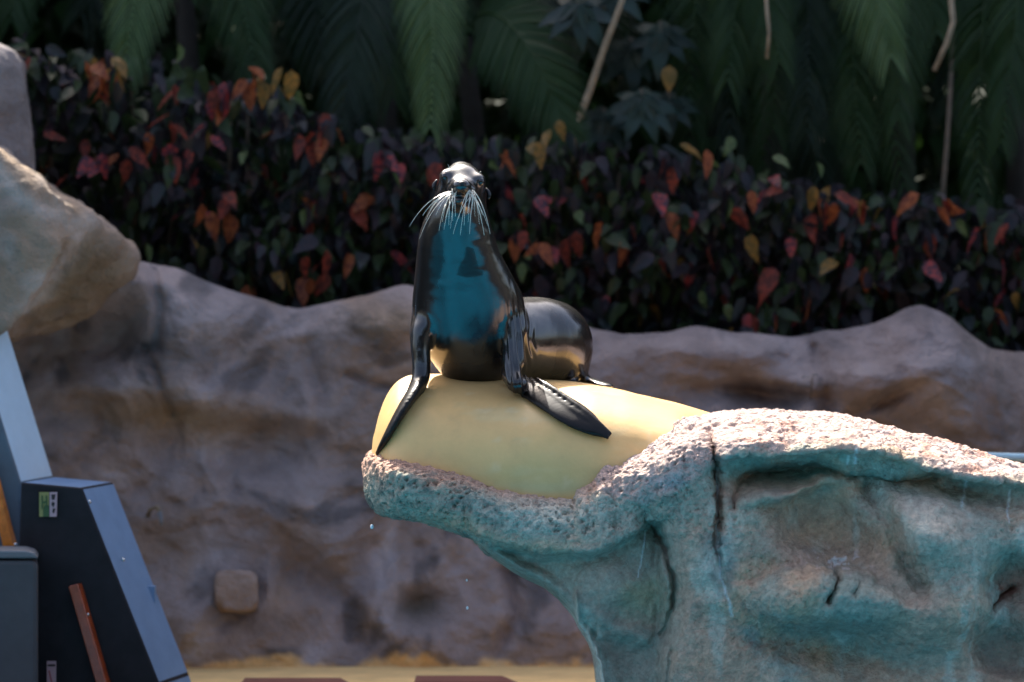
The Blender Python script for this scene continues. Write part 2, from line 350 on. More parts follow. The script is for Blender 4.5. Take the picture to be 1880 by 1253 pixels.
tag(o, 'smooth tan boulder jutting from the left edge above the blue prop', 'boulder')
def column_col(V):
    n1 = fbm(V * 2, 4, 44); c = np.tile(np.array([.20, .17, .165]), (len(V), 1)); return mixc(c, (.31, .26, .25), sstep(.0, .5, n1))
o = hull_rock('rock_column', [hp([(-160, 70, 21.7), (-10, 74, 21.6), (22, 88, 21.6), (42, 120, 21.7), (50, 190, 21.7), (52, 300, 21.6), (62, 335, 21.6), (-160, 360, 21.4), (-10, 110, 21.4), (0, 300, 21.35),
    (-160, 70, 22.6), (40, 110, 22.6), (55, 330, 22.6), (-160, 360, 22.6)])], None, M['wall'], .03, .05, column_col, 6)
tag(o, 'grey upright rock rising behind the boulder at the top left corner', 'rock')
def knob_col(V): return mixc(np.tile(np.array([.33, .24, .20]), (len(V), 1)), (.25, .15, .09), sstep(0, .4, fbm(V * 6, 3, 3)))
hull_rock('stone_knob', [hp([(398, 1056, 21.42), (412, 1048, 21.4), (455, 1050, 21.4), (470, 1062, 21.42), (472, 1105, 21.4), (458, 1122, 21.38), (410, 1121, 21.38), (397, 1104, 21.4),
    (395, 1048, 22), (475, 1050, 22), (475, 1125, 22), (395, 1125, 22)])], wall, M['wall'], .012, .022, knob_col, 9)

# ------------------------------------------------------------------ foreground rock and its pad
T_R = [(660, 862), (664, 854), (670, 842), (680, 836), (692, 832), (740, 837), (800, 849), (850, 865), (900, 884), (950, 894), (1000, 899), (1050, 899), (1078, 890), (1100, 867), (1130, 842), (1180, 824),
       (1215, 803), (1245, 788), (1280, 784), (1305, 787), (1325, 783), (1400, 777), (1480, 775), (1560, 778), (1600, 786), (1680, 808), (1760, 826), (1820, 846), (1880, 864), (2000, 900), (2200, 980)]
B_R = [(660, 880), (664, 896), (668, 915), (675, 935), (688, 948), (700, 952), (760, 963), (850, 988), (870, 999), (905, 1034), (950, 1065), (1000, 1090), (1030, 1116), (1055, 1147), (1080, 1184),
       (1095, 1221), (1103, 1254), (1111, 1320), (1117, 1450), (1122, 1680), (2200, 1680)]
def front_relief(px, py):
    P = np.stack([px / 40, py / 40, px * 0], 1); px = px + 7 * fbm(P, 3, 301) + 3 * vnoise(P * 4, 303); py = py + 7 * fbm(P, 3, 302) + 3 * vnoise(P * 4, 304)
    d = np.zeros_like(px)
    inarm = sstep(0, 26, py - itp(px, [(680, 944), (760, 955), (850, 978), (930, 990), (1000, 1010), (1080, 1010), (1150, 980), (1190, 955), (1260, 940)]))
    neck = inarm * sstep(1232, 1205, px - .12 * (1100 - py) * 0)
    d -= .14 * neck
    crack = [(1188, 955), (1205, 972), (1224, 1010), (1240, 1060), (1234, 1120), (1218, 1175)]
    d -= .07 * np.exp(-(polydist(px, py, crack) / 4) ** 2) + .06 * np.exp(-(polydist(px, py, crack) / 24) ** 2)
    d -= .05 * np.exp(-(polydist(px, py, [(1233, 1195), (1228, 1260)]) / 5) ** 2)
    d += .05 * np.exp(-(polydist(px, py, [(870, 1000), (960, 1050), (1030, 1100), (1120, 1160), (1190, 1175)]) / 22) ** 2)
    d += .12 * gauss(px, py, 1110, 1075, 70, 70)
    # porous lobe and seam
    d += .10 * gauss(px, py, 1220, 850, 90, 60, -25)
    d -= .12 * np.exp(-(polydist(px, py, [(1300, 790), (1312, 830), (1318, 870), (1318, 1000), (1330, 1080), (1360, 1130), (1420, 1190)]) / 8) ** 2) * sstep(1180, 840, py)
    # ledge and recess under it
    led = itp(px, [(1250, 870), (1320, 846), (1400, 842), (1480, 836), (1560, 830), (1640, 838), (1700, 866), (1760, 880), (1880, 898), (2200, 1000)])
    r = sstep(1300, 1345, px)
    d += r * (.14 * sstep(6, -10, py - led) - .10 * gauss(px, py, 1560, 885, 260, 34, 6))
    d -= r * .12 * gauss(px, py, 1420, 880, 85, 22, -8) + .055 * np.exp(-(polydist(px, py, [(1350, 935), (1360, 890), (1400, 872), (1470, 865), (1530, 868), (1640, 886), (1720, 886)]) / 7) ** 2)
    d += .15 * gauss(px, py, 1465, 900, 75, 15, -14, 1.4)
    # hollow, lens, cheeks
    d -= .20 * gauss(px, py, 1530, 970, 110, 65, 25, 1.6)
    lens_top = itp(px, [(1380, 1075), (1420, 1052), (1490, 1040), (1560, 1042), (1600, 1062), (1650, 1105)])
    d += .20 * gauss(px, py, 1515, 1095, 135, 55, 0, 2.) * sstep(-6, 6, py - lens_top)
    d -= .12 * np.exp(-(polydist(px, py, [(1536, 1044), (1530, 1065), (1512, 1098)]) / 5) ** 2) + .05 * np.exp(-(polydist(px, py, [(1572, 1068), (1556, 1082)]) / 5) ** 2)
    d -= .12 * gauss(px, py, 1540, 1195, 170, 40, 12)
    d += .14 * gauss(px, py, 1700, 980, 90, 70, 40) + .08 * gauss(px, py, 1660, 1130, 60, 60)
    d -= .10 * np.exp(-(polydist(px, py, [(1600, 900), (1640, 970), (1672, 1050), (1690, 1080)]) / 16) ** 2)
    d -= .18 * gauss(px, py, 1870, 1075, 55, 55, 30, 1.5) + 0.14 * gauss(px, py, 1850, 1195, 70, 60, 20, 2)
    d += .12 * gauss(px, py, 1740, 1120, 60, 50) - .10 * gauss(px, py, 1760, 905, 120, 22, 12)
    d -= .10 * np.exp(-(polydist(px, py, [(1830, 1120), (1880, 1090)]) / 6) ** 2)
    return d
def build_rock():
    xs = np.concatenate([[661, 664, 668, 674, 682], np.arange(692, 1050, 14), np.arange(1050, 1124, 4), np.arange(1130, 2200, 16)])
    top, bot = itp(xs, T_R), itp(xs, B_R)
    nv = 96; th = np.linspace(0, 2 * np.pi, nv, endpoint=False); V = []
    for k, x in enumerate(xs):
        endf = math.sqrt(max(1 - max(0, (760 - x) / 100.) ** 2.2, .02))
        yf = itp(x, [(660, 17.25), (900, 17.2), (1100, 17.15), (1250, 17.05), (1500, 17.0), (2200, 16.9)]); yb = 19.5
        yc = (yf + yb) / 2 - .1; a = (yb - yf) / 2 * endf; yc = yf + (yb - yf) / 2 - (1 - endf) * .25
        zt, zb = Z(top[k], 17.4), Z(bot[k], 17.4); zc = (zt + zb) / 2; b = (zt - zb) / 2
        n = 3.2 if x < 1060 else 5.5
        c, s = np.cos(th), np.sin(th)
        y = yc + a * np.sign(c) * np.abs(c) ** (2 / n); z = zc + b * np.sign(s) * np.abs(s) ** (2 / n)
        V.append(np.stack([np.full(nv, (x - 940) * 17.4 / 5760), y, z], 1))
    V = np.array(V); m = len(xs); i = np.arange(m * nv).reshape(m, nv); j = np.roll(i, -1, 1)
    Q = np.stack([i[:-1], j[:-1], j[1:], i[1:]], -1).reshape(-1, 4)
    V = V.reshape(-1, 3); F = [tuple(q) for q in Q] + [tuple(i[0][::-1]), tuple(i[-1])]
    me0 = bpy.data.meshes.new('r'); me0.from_pydata([tuple(v) for v in V], [], F); me0.update()
    bm = bmesh.new(); bm.from_mesh(me0); bmesh.ops.recalc_face_normals(bm, faces=bm.faces); bm.to_mesh(me0); bm.free()
    me = remesh(me0, .0088); E = edges(me); n = len(me.vertices)
    V = laplace(getv(me), E, n, 6); setv(me, V); N = getn(me)
    px = V[:, 0] / V[:, 1] * 5760 + 940; py = 626.5 - (V[:, 2] - CAMZ) / V[:, 1] * 5760
    wf = sstep(.15, .7, -N[:, 1])
    d = front_relief(px, py)
    V[:, 1] -= 1.5 * d * wf
    big = fbm(V * 1.6 + 3, 3, 5) * .06 + fbm(V * 4.5, 3, 8) * .03 + .030 * ridged(V * 3.3 + 5, 4, 58) + .018 * ridged(V * np.array([8, 8, 9]), 3, 68)
    low = sstep(1000, 960, px * 0 + 980)  # constant
    V += N * (big * sstep(.5, -.2, -N[:, 1] * 0 + (px < 1100) * .3))[:, None] * .8
    setv(me, V); V = laplace(V, E, n, 2); setv(me, V); N = getn(me)
    px = V[:, 0] / V[:, 1] * 5760 + 940; py = 626.5 - (V[:, 2] - CAMZ) / V[:, 1] * 5760
    # masks
    neck = sstep(0, 20, py - itp(px, [(680, 2000), (880, 1990), (900, 1000), (1000, 1012), (1080, 1012), (1150, 985), (1190, 955), (1260, 940)])) * sstep(1260, 1215, px)
    hollow = gauss(px, py, 1530, 975, 120, 60, 25, 2)
    porous = np.clip(1 - neck - .8 * hollow, 0, 1)
    arm = sstep(1330, 1240, px) * sstep(1010, 960, py)
    pk0 = sstep(10, -12, py - itp(px, [(1080, 800), (1100, 905), (1180, 930), (1250, 900), (1320, 842), (1560, 826), (1640, 836), (1760, 876), (1880, 896), (2200, 1000)]))
    q = V * 30; q = q + .5 * np.stack([vnoise(q * .6, 1), vnoise(q * .6, 2), vnoise(q * .6, 3)], 1)
    w1 = worley(q, 4); w2 = worley(V * 55, 14)
    patch = sstep(-.25, .35, fbm(V * 3.5, 3, 77))
    pits = sstep(.42, .12, w1) * (.5 + .5 * patch)
    h = -.028 * pits * (arm * 1.0 + (1 - arm) * .35 * patch) * porous - .006 * sstep(.45, .15, w2) * porous
    gr = np.clip(arm + pk0 + .25 + .35 * patch, 0, 1)
    h += porous * gr * (.018 * ridged(V * np.array([14, 14, 10]), 3, 33) + .009 * fbm(V * 38, 3, 35)) + .008 * ridged(V * np.array([5, 5, 7]) + .4, 4, 39) * porous + (1 - porous) * .004 * fbm(V * 14, 3, 36)
    V += N * h[:, None]; setv(me, V)
    # paint
    n0, n1, n2, n3 = fbm(V * 2.2, 4, 100), fbm(V * 5, 4, 110), fbm(V * 11, 4, 120), fbm(V * np.array([9, 9, 2.5]), 4, 130)
    pxw, pyw = px + 26 * n1 + 14 * n2, py + 26 * fbm(V * 5 + 7, 4, 140) + 12 * n2
    c = np.tile(np.array([.36, .285, .215]), (n, 1))
    teal, ltl, dtl, brn, pnk, tan = (.19, .27, .235), (.38, .48, .43), (.05, .085, .08), (.20, .14, .095), (.56, .43, .36), (.40, .32, .22)
    def mk(m, s=1.): return np.clip(m, 0, 1) * s
    c = mixc(c, teal, mk(sstep(-.15, .35, n0 + .4 * n1)) * .55)
    # arm: brown lip below the pad, teal lower
    rim = py - sm_itp(px, T_R, 10)
    a_ = sstep(1300, 1200, px)
    c = mixc(c, teal, a_ * sstep(22, 60, rim + 26 * n1) * .75)
    c = mixc(c, dtl, a_ * sstep(.0, .4, n2 + .3 * n1) * sstep(20, 60, rim) * sstep(1000, 900, px) * .75)
    c = mixc(c, (.36, .25, .19), a_ * sstep(46, 14, rim + 12 * n1) * .8)
    c = mixc(c, ltl, mk(gauss(pxw, pyw, 1010, 935, 110, 30)) * .6)
    c = mixc(c, tan, mk(gauss(pxw, pyw, 850, 960, 110, 16, 12)) * .7)
    c = mixc(c, tan, mk(gauss(pxw, pyw, 1000, 1000, 80, 14, 3)) * .6)
    # neck
    c = mixc(c, (.25, .26, .215), neck * .7)
    c = mixc(c, (.17, .12, .10), neck * mk(gauss(pxw, pyw, 1110, 1165, 90, 45, 10)) * .8)
    c = mixc(c, teal, neck * mk(np.exp(-(polydist(pxw, pyw, [(880, 1000), (1000, 1085), (1090, 1150), (1180, 1180)]) / 20) ** 2)) * .7)
    c = mixc(c, ltl, neck * mk(sstep(35, 5, polydist(pxw, pyw, [(1040, 1130), (1085, 1190), (1105, 1260)]))) * .7)
    c = mixc(c, (.24, .25, .13), neck * mk(gauss(pxw, pyw, 1190, 1100, 45, 40)) * .5)
    # right block
    r_ = sstep(1200, 1290, px)
    c = mixc(c, (.30, .255, .19), r_ * mk(gauss(pxw, pyw, 1530, 975, 130, 62, 22, 2)) * .9)
    c = mixc(c, teal, r_ * mk(gauss(pxw, pyw, 1515, 1100, 140, 52, 0, 2)) * .85)
    c = mixc(c, (.12, .29, .27), r_ * mk(gauss(pxw, pyw, 1480, 862, 280, 28, 3)) * .95)
    c = mixc(c, teal, r_ * mk(gauss(pxw, pyw, 1790, 1060, 110, 60, 10)) * .7)
    c = mixc(c, ltl, r_ * mk(gauss(pxw, pyw, 1690, 930, 120, 45, 30)) * .5)
    c = mixc(c, teal, r_ * mk(gauss(pxw, pyw, 1560, 1180, 140, 26, 12)) * .8)
    c = mixc(c, (.33, .25, .19), r_ * mk(gauss(pxw, pyw, 1480, 1190, 80, 30, 15)) * .7)
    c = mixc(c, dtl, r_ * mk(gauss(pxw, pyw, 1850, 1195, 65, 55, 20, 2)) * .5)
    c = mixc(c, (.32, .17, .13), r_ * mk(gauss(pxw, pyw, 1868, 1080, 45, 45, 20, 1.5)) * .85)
    c = mixc(c, (.09, .20, .22), mk(np.exp(-(polydist(pxw, pyw, [(1320, 1000), (1340, 1090), (1370, 1140), (1440, 1210), (1500, 1260)]) / 22) ** 2)) * .7)
    c = mixc(c, ltl, mk(sstep(.2, .5, n3)) * r_ * sstep(880, 950, py) * .5)
    # pink top, painted paler where the sun falls on it
    led = itp(px, [(1080, 800), (1100, 905), (1180, 930), (1250, 900), (1320, 842), (1480, 832), (1560, 826), (1640, 836), (1700, 862), (1760, 876), (1880, 896), (2200, 1000)])
    pk = sstep(8, -10, py + 18 * n1 + 8 * n2 - led + 12 * sstep(1320, 1380, px))
    c = mixc(c, pnk, pk * .85); c = mixc(c, (.50, .25, .16), pk * sstep(.05, .5, n2) * .7 * sstep(1300, 1400, px)); c = mixc(c, (.44, .43, .45), pk * sstep(.1, .5, n1) * .5)
    c = mixc(c, (.40, .30, .20), r_ * (1 - pk) * sstep(.05, .5, fbm(V * 3.1 + 40, 4, 150)) * .75); c = mixc(c, (.16, .15, .13), (1 - pk) * sstep(.2, .6, fbm(V * 7 + 60, 4, 160)) * .5)
    # lime drips
    for pts, wd in (([(1318, 860), (1316, 960), (1322, 1060), (1345, 1130)], 2.2), ([(1572, 826), (1570, 850)], 3.), ([(1774, 880), (1766, 930)], 2.5), ([(1185, 975), (1170, 1060)], 1.2), ([(1855, 900), (1850, 960)], 1.8), ([(1560, 836), (1558, 852)], 2.)):
        c = mixc(c, (.55, .68, .68), np.exp(-(polydist(px + 6 * n2, py, pts) / wd) ** 2) * .75)
    c = mixc(c, (.62, .60, .62), mk(gauss(px, py, 1545, 1030, 50, 18) * sstep(.2, .35, fbm(V * 26, 2, 9))) * .8)
    c = c * (1 - pk[:, None]) * np.array([1.64, 1.35, 1.26]) + c * pk[:, None] * np.array([1.08, 1.0, 1.02]); c = np.clip(c, 0, .72)
    colattr(me, c)
    ga = me.attributes.new('grain', 'FLOAT', 'POINT'); ga.data.foreach_set('value', (.12 + .88 * np.clip(np.maximum(arm, pk * .45) * porous + .35 * patch * porous, 0, 1)).astype(np.float32))
    root = thing('rock_outcrop', 'overhanging teal and brown artificial rock the sea lion sits on', 'rock', (1.4, 18.2, -1.1))
    me.name = 'rock_body'; link('rock_body', me, root, M['rock'])
    return root
rock = build_rock()

T_P = [(681, 812), (683, 796), (687, 776), (694, 752), (703, 730), (714, 712), (726, 700), (742, 692), (770, 689), (830, 690), (900, 694), (1000, 700), (1085, 706), (1150, 718), (1230, 739), (1300, 758), (1370, 777), (1400, 790)]
PC, PA, PN = 18.35, .95, 2.45
def pad_front(px, py):      # depth of the pad's front surface
    zt = itp(px, T_P); zz = np.clip((905 - np.asarray(py, float)) / (905 - zt), 0, 1)
    ef = np.sqrt(np.clip(1 - np.clip((770 - np.asarray(px, float)) / 92., 0, 1) ** 2.2, .0, 1))
    return PC - .12 * (1 - ef) - PA * (.30 + .70 * ef) * (1 - zz ** PN) ** (1 / PN)
def build_pad():
    xs = np.concatenate([[681.2, 682, 683], np.arange(684, 780, 3), np.arange(780, 1392, 8)]); nv = 120
    th = np.linspace(-.05, math.pi + .05, nv); V = []
    top = sm_itp(xs, T_P, 5)
    for k, x in enumerate(xs):
        ef = math.sqrt(max(1 - min(max((770 - x) / 92., 0), 1) ** 2.2, 0)); a = PA * (.30 + .70 * ef) * (1 - .5 * float(sstep(1240, 1350, x)))
        zt, z0 = Z(top[k], 17.9), Z(905, 17.9); c, s = -np.cos(th), np.sin(th)
        y = PC - .12 * (1 - ef) + a * np.sign(c) * np.abs(c) ** (2 / PN); z = z0 + (zt - z0) * np.sign(s) * np.abs(s) ** (2 / PN)
        V.append(np.stack([np.full(nv, (x - 940) * 17.8 / 5760), y, z], 1))
    m = len(xs); V = np.array(V).reshape(-1, 3); i = np.arange(m * nv).reshape(m, nv)
    Q = np.stack([i[:-1, :-1], i[1:, :-1], i[1:, 1:], i[:-1, 1:]], -1).reshape(-1, 4)
    F = [tuple(q) for q in Q] + [tuple(i[0]), tuple(i[-1][::-1])]
    me = bpy.data.meshes.new('landing_pad'); me.from_pydata([tuple(v) for v in V], [], F); me.update()
    V = V + np.array([0, .02, .012]) * fbm(V * 3, 3, 4)[:, None] * 0.8; setv(me, V)
    px = V[:, 0] / V[:, 1] * 5760 + 940; py = 626.5 - (V[:, 2] - CAMZ) / V[:, 1] * 5760
    n1, n2 = fbm(V * 4, 4, 3), fbm(V * np.array([5, 5, 14]), 4, 8)
    c = np.tile(np.array([.82, .49, .19]), (len(V), 1)); c = mixc(c, (.58, .38, .13), sstep(0, .5, n1) * .4)
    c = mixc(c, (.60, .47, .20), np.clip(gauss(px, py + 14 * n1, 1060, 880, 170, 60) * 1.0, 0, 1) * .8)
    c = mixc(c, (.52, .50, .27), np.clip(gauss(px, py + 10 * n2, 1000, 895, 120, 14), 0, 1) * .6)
    c = mixc(c, (.70, .55, .28), sstep(.15, .5, n2) * .35)
    c = mixc(c, (.40, .27, .13), sstep(.28, .5, fbm(V * np.array([16, 16, 5]), 4, 18)) * .12); c = mixc(c, (.80, .66, .42), sstep(.3, .5, fbm(V * 13, 3, 28)) * .2)
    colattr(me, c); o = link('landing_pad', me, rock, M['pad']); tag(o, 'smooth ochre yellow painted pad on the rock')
build_pad()

# ------------------------------------------------------------------ sea lion: signed distances, then one skin
def surface_nets(D, org, h):
    ins = D < 0; nx, ny, nz = D.shape
    sl = [slice(0, -1), slice(1, None)]
    cnt = sum(ins[sl[a], sl[b], sl[c]].astype(np.int8) for a in (0, 1) for b in (0, 1) for c in (0, 1))
    act = (cnt > 0) & (cnt < 8); I, J, K = np.nonzero(act); n = len(I)
    cor = {(a, b, c): D[I + a, J + b, K + c] for a in (0, 1) for b in (0, 1) for c in (0, 1)}
    S = np.zeros((n, 3)); W = np.zeros(n)
    ks = list(cor)
    for p in ks:
        for ax in range(3):
            if p[ax] == 0:
                q = list(p); q[ax] = 1; q = tuple(q); a, b = cor[p], cor[q]; m = (a < 0) != (b < 0)
                t = np.where(m, a / np.where(m, a - b, 1), 0); P = np.tile(np.array(p, float), (n, 1)); P[:, ax] = t
                S += P * m[:, None]; W += m
    V = (S / W[:, None] + np.stack([I, J, K], 1)) * h + org
    idx = np.full(act.shape, -1, np.int64); idx[I, J, K] = np.arange(n); Q = []
    for ax in range(3):
        s0 = [slice(1, -1)] * 3; s1 = [slice(1, -1)] * 3; s0[ax] = slice(0, -1); s1[ax] = slice(1, None)
        a, b = ins[tuple(s0)], ins[tuple(s1)]; e = np.argwhere(a != b)
        off = np.array([1, 1, 1]); off[ax] = 0; e = e + off
        fl = ins[e[:, 0], e[:, 1], e[:, 2]]
        u, v = (ax + 1) % 3, (ax + 2) % 3
        du, dv = np.eye(3, dtype=int)[u], np.eye(3, dtype=int)[v]
        g = lambda x: idx[x[:, 0], x[:, 1], x[:, 2]]
        q = np.stack([g(e - du - dv), g(e - dv), g(e), g(e - du)], 1)
        q[~fl] = q[~fl][:, ::-1]; Q.append(q)
    Q = np.concatenate(Q); return V, Q[(Q >= 0).all(1)]
def sealpt(px, py, Y): return np.array(at(px, py, Y))
def crv(tab, n):
    a = np.array(tab, float); s = np.arange(len(a)); t = np.linspace(0, len(a) - 1, n)
    out = np.empty((n, a.shape[1]))
    for k in range(n):
        i = min(int(t[k]), len(a) - 2); f = t[k] - i; p0, p1, p2, p3 = a[max(i - 1, 0)], a[i], a[i + 1], a[min(i + 2, len(a) - 1)]
        out[k] = .5 * (2 * p1 + (p2 - p0) * f + (2 * p0 - 5 * p1 + 4 * p2 - p3) * f * f + (3 * p1 - p0 - 3 * p2 + p3) * f ** 3)
    return out
class SDF:
    def __init__(s, lo, hi, h):
        s.lo = np.array(lo, float); s.h = h; s.n = np.ceil((np.array(hi) - s.lo) / h).astype(int) + 1
        s.D = np.full(s.n, 1., np.float32)
    def layer(s): return np.full(s.n, 1., np.float32)
    def ell(s, D, c, r, Rm=None, sub=None):
        c = np.array(c, float); r = np.array(r, float); rm = max(r) + .12
        i0 = np.maximum(((c - rm - s.lo) / s.h).astype(int), 0); i1 = np.minimum(((c + rm - s.lo) / s.h).astype(int) + 2, s.n)
        if (i1 <= i0).any(): return
        g = np.stack(np.meshgrid(*[s.lo[k] + np.arange(i0[k], i1[k]) * s.h for k in range(3)], indexing='ij'), -1) - c
        if Rm is not None: g = g @ Rm          # columns of Rm are the local axes
        k0 = np.sqrt(((g / r) ** 2).sum(-1)); k1 = np.sqrt(((g / (r * r)) ** 2).sum(-1)) + 1e-9
        d = (k0 * (k0 - 1) / k1).astype(np.float32); S = tuple(slice(a, b) for a, b in zip(i0, i1))
        if sub is None: D[S] = np.minimum(D[S], d)
        else:
            hh = np.clip(.5 - .5 * (D[S] + d) / sub, 0, 1); D[S] = D[S] * (1 - hh) - d * hh + sub * hh * (1 - hh)
    def smin(s, A, B, k):
        h = np.clip(.5 + .5 * (B - A) / k, 0, 1); return B * (1 - h) + A * h - k * h * (1 - h)
def frame(d, nrm):
    d = d / np.linalg.norm(d); nrm = nrm - d * (nrm @ d); nrm /= np.linalg.norm(nrm); return np.stack([d, np.cross(nrm, d), nrm], 1)
S18 = 1 / 320.
HEADY = 17.60
def build_seal():
    f = SDF((-.85, 17.15, 2.32), (.62, 19.55, 4.12), .0095)
    body = f.layer()
    # upright chest and neck: px, py, Y, half width px, half depth m
    for p in crv([(868, 668, 18.10, 62, .20), (863, 630, 18.05, 92, .25), (862, 590, 17.99, 103, .255), (859, 552, 17.93, 102, .245), (851, 512, 17.86, 90, .225), (842, 470, 17.79, 77, .205), (838, 430, 17.73, 67, .19),
                  (841, 395, 17.70, 55, .195), (846, 362, 17.69, 46, .17)], 60):
        f.ell(body, sealpt(*p[:3]), (p[3] * S18 * p[2] / 18, p[4], .12))
    back = f.layer()
    for p in crv([(885, 625, 18.22, .28, .25), (925, 625, 18.36, .28, .25), (960, 624, 18.46, .26, .25), (995, 623, 18.56, .25, .246), (1018, 630, 18.64, .225, .232), (1034, 646, 18.72, .175, .185), (1046, 672, 18.80, .12, .11), (1058, 692, 18.88, .06, .05)], 70):
        f.ell(back, sealpt(*p[:3]), (p[3], p[3], p[4]))
    D = f.smin(body, back, .10)
    head = f.layer()
    f.ell(head, sealpt(849, 338, HEADY + .06), (.122, .165, .118))                       # skull
    f.ell(head, sealpt(848, 318, HEADY + .10), (.085, .12, .066))                       # crown
    H2 = f.layer()
    f.ell(H2, sealpt(822, 325, HEADY - .03), (.048, .07, .045)); f.ell(H2, sealpt(878, 331, HEADY - .03), (.044, .07, .042))   # brows
    head = f.smin(head, H2, .03)
    mz = f.layer()
    for k in range(14):
        t = k / 13; f.ell(mz, sealpt(848 - 1 * t, 344 - 2 * t, HEADY - .04 - .19 * t), (.082 - .026 * t, .07, .062 - .018 * t))
    head = f.smin(head, mz, .04)
    pads = f.layer()
    f.ell(pads, sealpt(835, 349, HEADY - .19), (.045, .06, .036)); f.ell(pads, sealpt(861, 350, HEADY - .19), (.045, .06, .036))
    head = f.smin(head, pads, .018)
    ch = f.layer()
    for k in range(12):
        t = k / 11; f.ell(ch, sealpt(845 - 3 * t, 378 - 9 * t, HEADY + .0 - .17 * t), (.075 - .035 * t, .07, .058 - .026 * t))
    head = f.smin(head, ch, .012)
    D = f.smin(D, head, .06)
    nrm_up = np.array([0, -.55, .83])
    def on_pad(px, py, off): Y = float(pad_front(px, py)); return sealpt(px, py, Y - off)
    # fore limb on the picture's left: upper arm, wrist, flipper on its edge running down the pad
    A = f.layer()
    for p in crv([(800, 572, 17.98, .11), (780, 600, 17.90, .085), (772, 635, 17.85, .060), (774, 668, 17.83, .053), (773, 692, 17.80, .050), (766, 712, 17.76, .046)], 34):
        f.ell(A, sealpt(*p[:3]), (p[3], p[3] * 1.35, .05))
    ctr = [(766, 712, .05, .08), (755, 728, .042, .086), (743, 746, .036, .088), (730, 767, .030, .082), (717, 790, .026, .07), (706, 810, .021, .05), (697, 825, .016, .03), (693, 832, .013, .018)]
    cc = crv(ctr, 30); P = [sealpt(c[0], c[1], float(pad_front(max(c[0], 690), c[1])) - c[2] - .01) for c in cc]
    P[0] = P[0] * .5 + sealpt(766, 712, 17.76) * .5
    for k in range(30):
        d = P[min(k + 1, 29)] - P[max(k - 1, 0)]; f.ell(A, P[k], (.03, cc[k, 3], max(cc[k, 2] * .95, .013)), frame(d, np.array([-.80, -.12, .55])))
    D = f.smin(D, A, .035)
    # fore limb on the right
    A = f.layer()
    for p in crv([(918, 566, 18.0, .13), (934, 596, 17.92, .105), (942, 630, 17.86, .074), (941, 660, 17.81, .068), (940, 688, 17.76, .066), (950, 706, 17.70, .060)], 34):
        f.ell(A, sealpt(*p[:3]), (p[3] * .95, p[3] * 1.25, .055))
    ctr = [(950, 704, .055, .085), (970, 711, .046, .105), (992, 723, .039, .118), (1018, 739, .033, .118), (1044, 756, .029, .11), (1068, 771, .025, .092), (1086, 783, .022, .068), (1098, 791, .019, .046), (1104, 795, .016, .03)]
    cc = crv(ctr, 40); P = [sealpt(c[0], c[1], float(pad_front(c[0], c[1])) - c[2] * .55 - .012) for c in cc]
    for k in range(40):
        d = P[min(k + 1, 39)] - P[max(k - 1, 0)]
        px_, py_ = cc[k, 0], cc[k, 1]; e = 8
        tx = sealpt(px_ + e, py_, float(pad_front(px_ + e, py_))) - sealpt(px_ - e, py_, float(pad_front(px_ - e, py_)))
        ty = sealpt(px_, py_ + e, float(pad_front(px_, py_ + e))) - sealpt(px_, py_ - e, float(pad_front(px_, py_ - e)))
        nn = np.cross(tx, ty); nn = -nn if nn[1] > 0 else nn
        f.ell(A, P[k], (.035, cc[k, 3], max(cc[k, 2], .014)), frame(d, nn))
    # flipper's skin ridges
    for j in range(3):
        w = (j - .7) * .36
        for k in range(8, 36):
            d = P[min(k + 1, 39)] - P[max(k - 1, 0)]; Fm = frame(d, np.array([-.1, -.8, .55])); tt = (k - 8) / 30
            f.ell(A, P[k] - Fm[:, 1] * cc[k, 3] * w * -1 + Fm[:, 2] * cc[k, 2] * .8 * math.sqrt(max(1 - w * w, .05)), (.085, .020, .012), Fm)
    D = f.smin(D, A, .03)
    # hind flippers, just showing past the rump
    A = f.layer()
    for k in range(16):
        t = k / 15; f.ell(A, sealpt(1045 + 68 * t, 690 + 19 * t, 18.92 - .2 * t), (.05, .05 + .02 * t, .03 - .012 * t)); f.ell(A, sealpt(1010 + 50 * t, 694 + 12 * t, 18.8 - .2 * t), (.05, .05, .03 - .01 * t))
    D = f.smin(D, A, .04)
    V, Q = surface_nets(D, f.lo, f.h)
    me = npmesh('body', V, Q); E = edges(me); n = len(V)
    V = laplace(getv(me), E, n, 5, .5); setv(me, V); N = getn(me)
    px = V[:, 0] / V[:, 1] * 5760 + 940; py = 626.5 - (V[:, 2] - CAMZ) / V[:, 1] * 5760
    # loose skin: folds at the shoulder, scalloped rear edge of the flipper
    fold = gauss(px, py, 955, 640, 22, 80, 0) * sstep(18.25, 18.1, V[:, 1])
    V = V + N * (.010 * np.sin((px - .12 * py) * .55 + 2 * vnoise(V * 9, 3)) * fold + .0045 * fbm(V * 5, 3, 12) + .004 * ridged(V * np.array([5, 5, 14]), 2, 3) * gauss(px, py, 850, 470, 90, 80))[:, None]
    setv(me, V)
    dry = np.maximum(sstep(700, 722, py) * sstep(18.1, 17.95, V[:, 1]), .45 * sstep(640, 690, py) * (sstep(792, 780, px) + sstep(925, 940, px) * sstep(18.2, 18.1, V[:, 1])))
    nn = fbm(V * 9, 4, 401); nf = fbm(V * 26, 3, 402); ez = 10 * nn + 5 * nf
    left = sstep(5, -5, px + ez - itp(py, [(370, 800), (400, 806), (440, 814), (480, 816), (510, 806), (540, 784), (566, 756)])) * sstep(345, 375, py) * sstep(590, 565, py) * sstep(18.2, 18.1, V[:, 1])
    tri = sstep(5, -3, np.abs(px + ez - 864) - itp(py, [(452, 0), (456, 5), (505, 21), (512, 0)]) ) * sstep(450, 456, py) * sstep(514, 508, py + ez) * sstep(18.0, 17.9, V[:, 1])
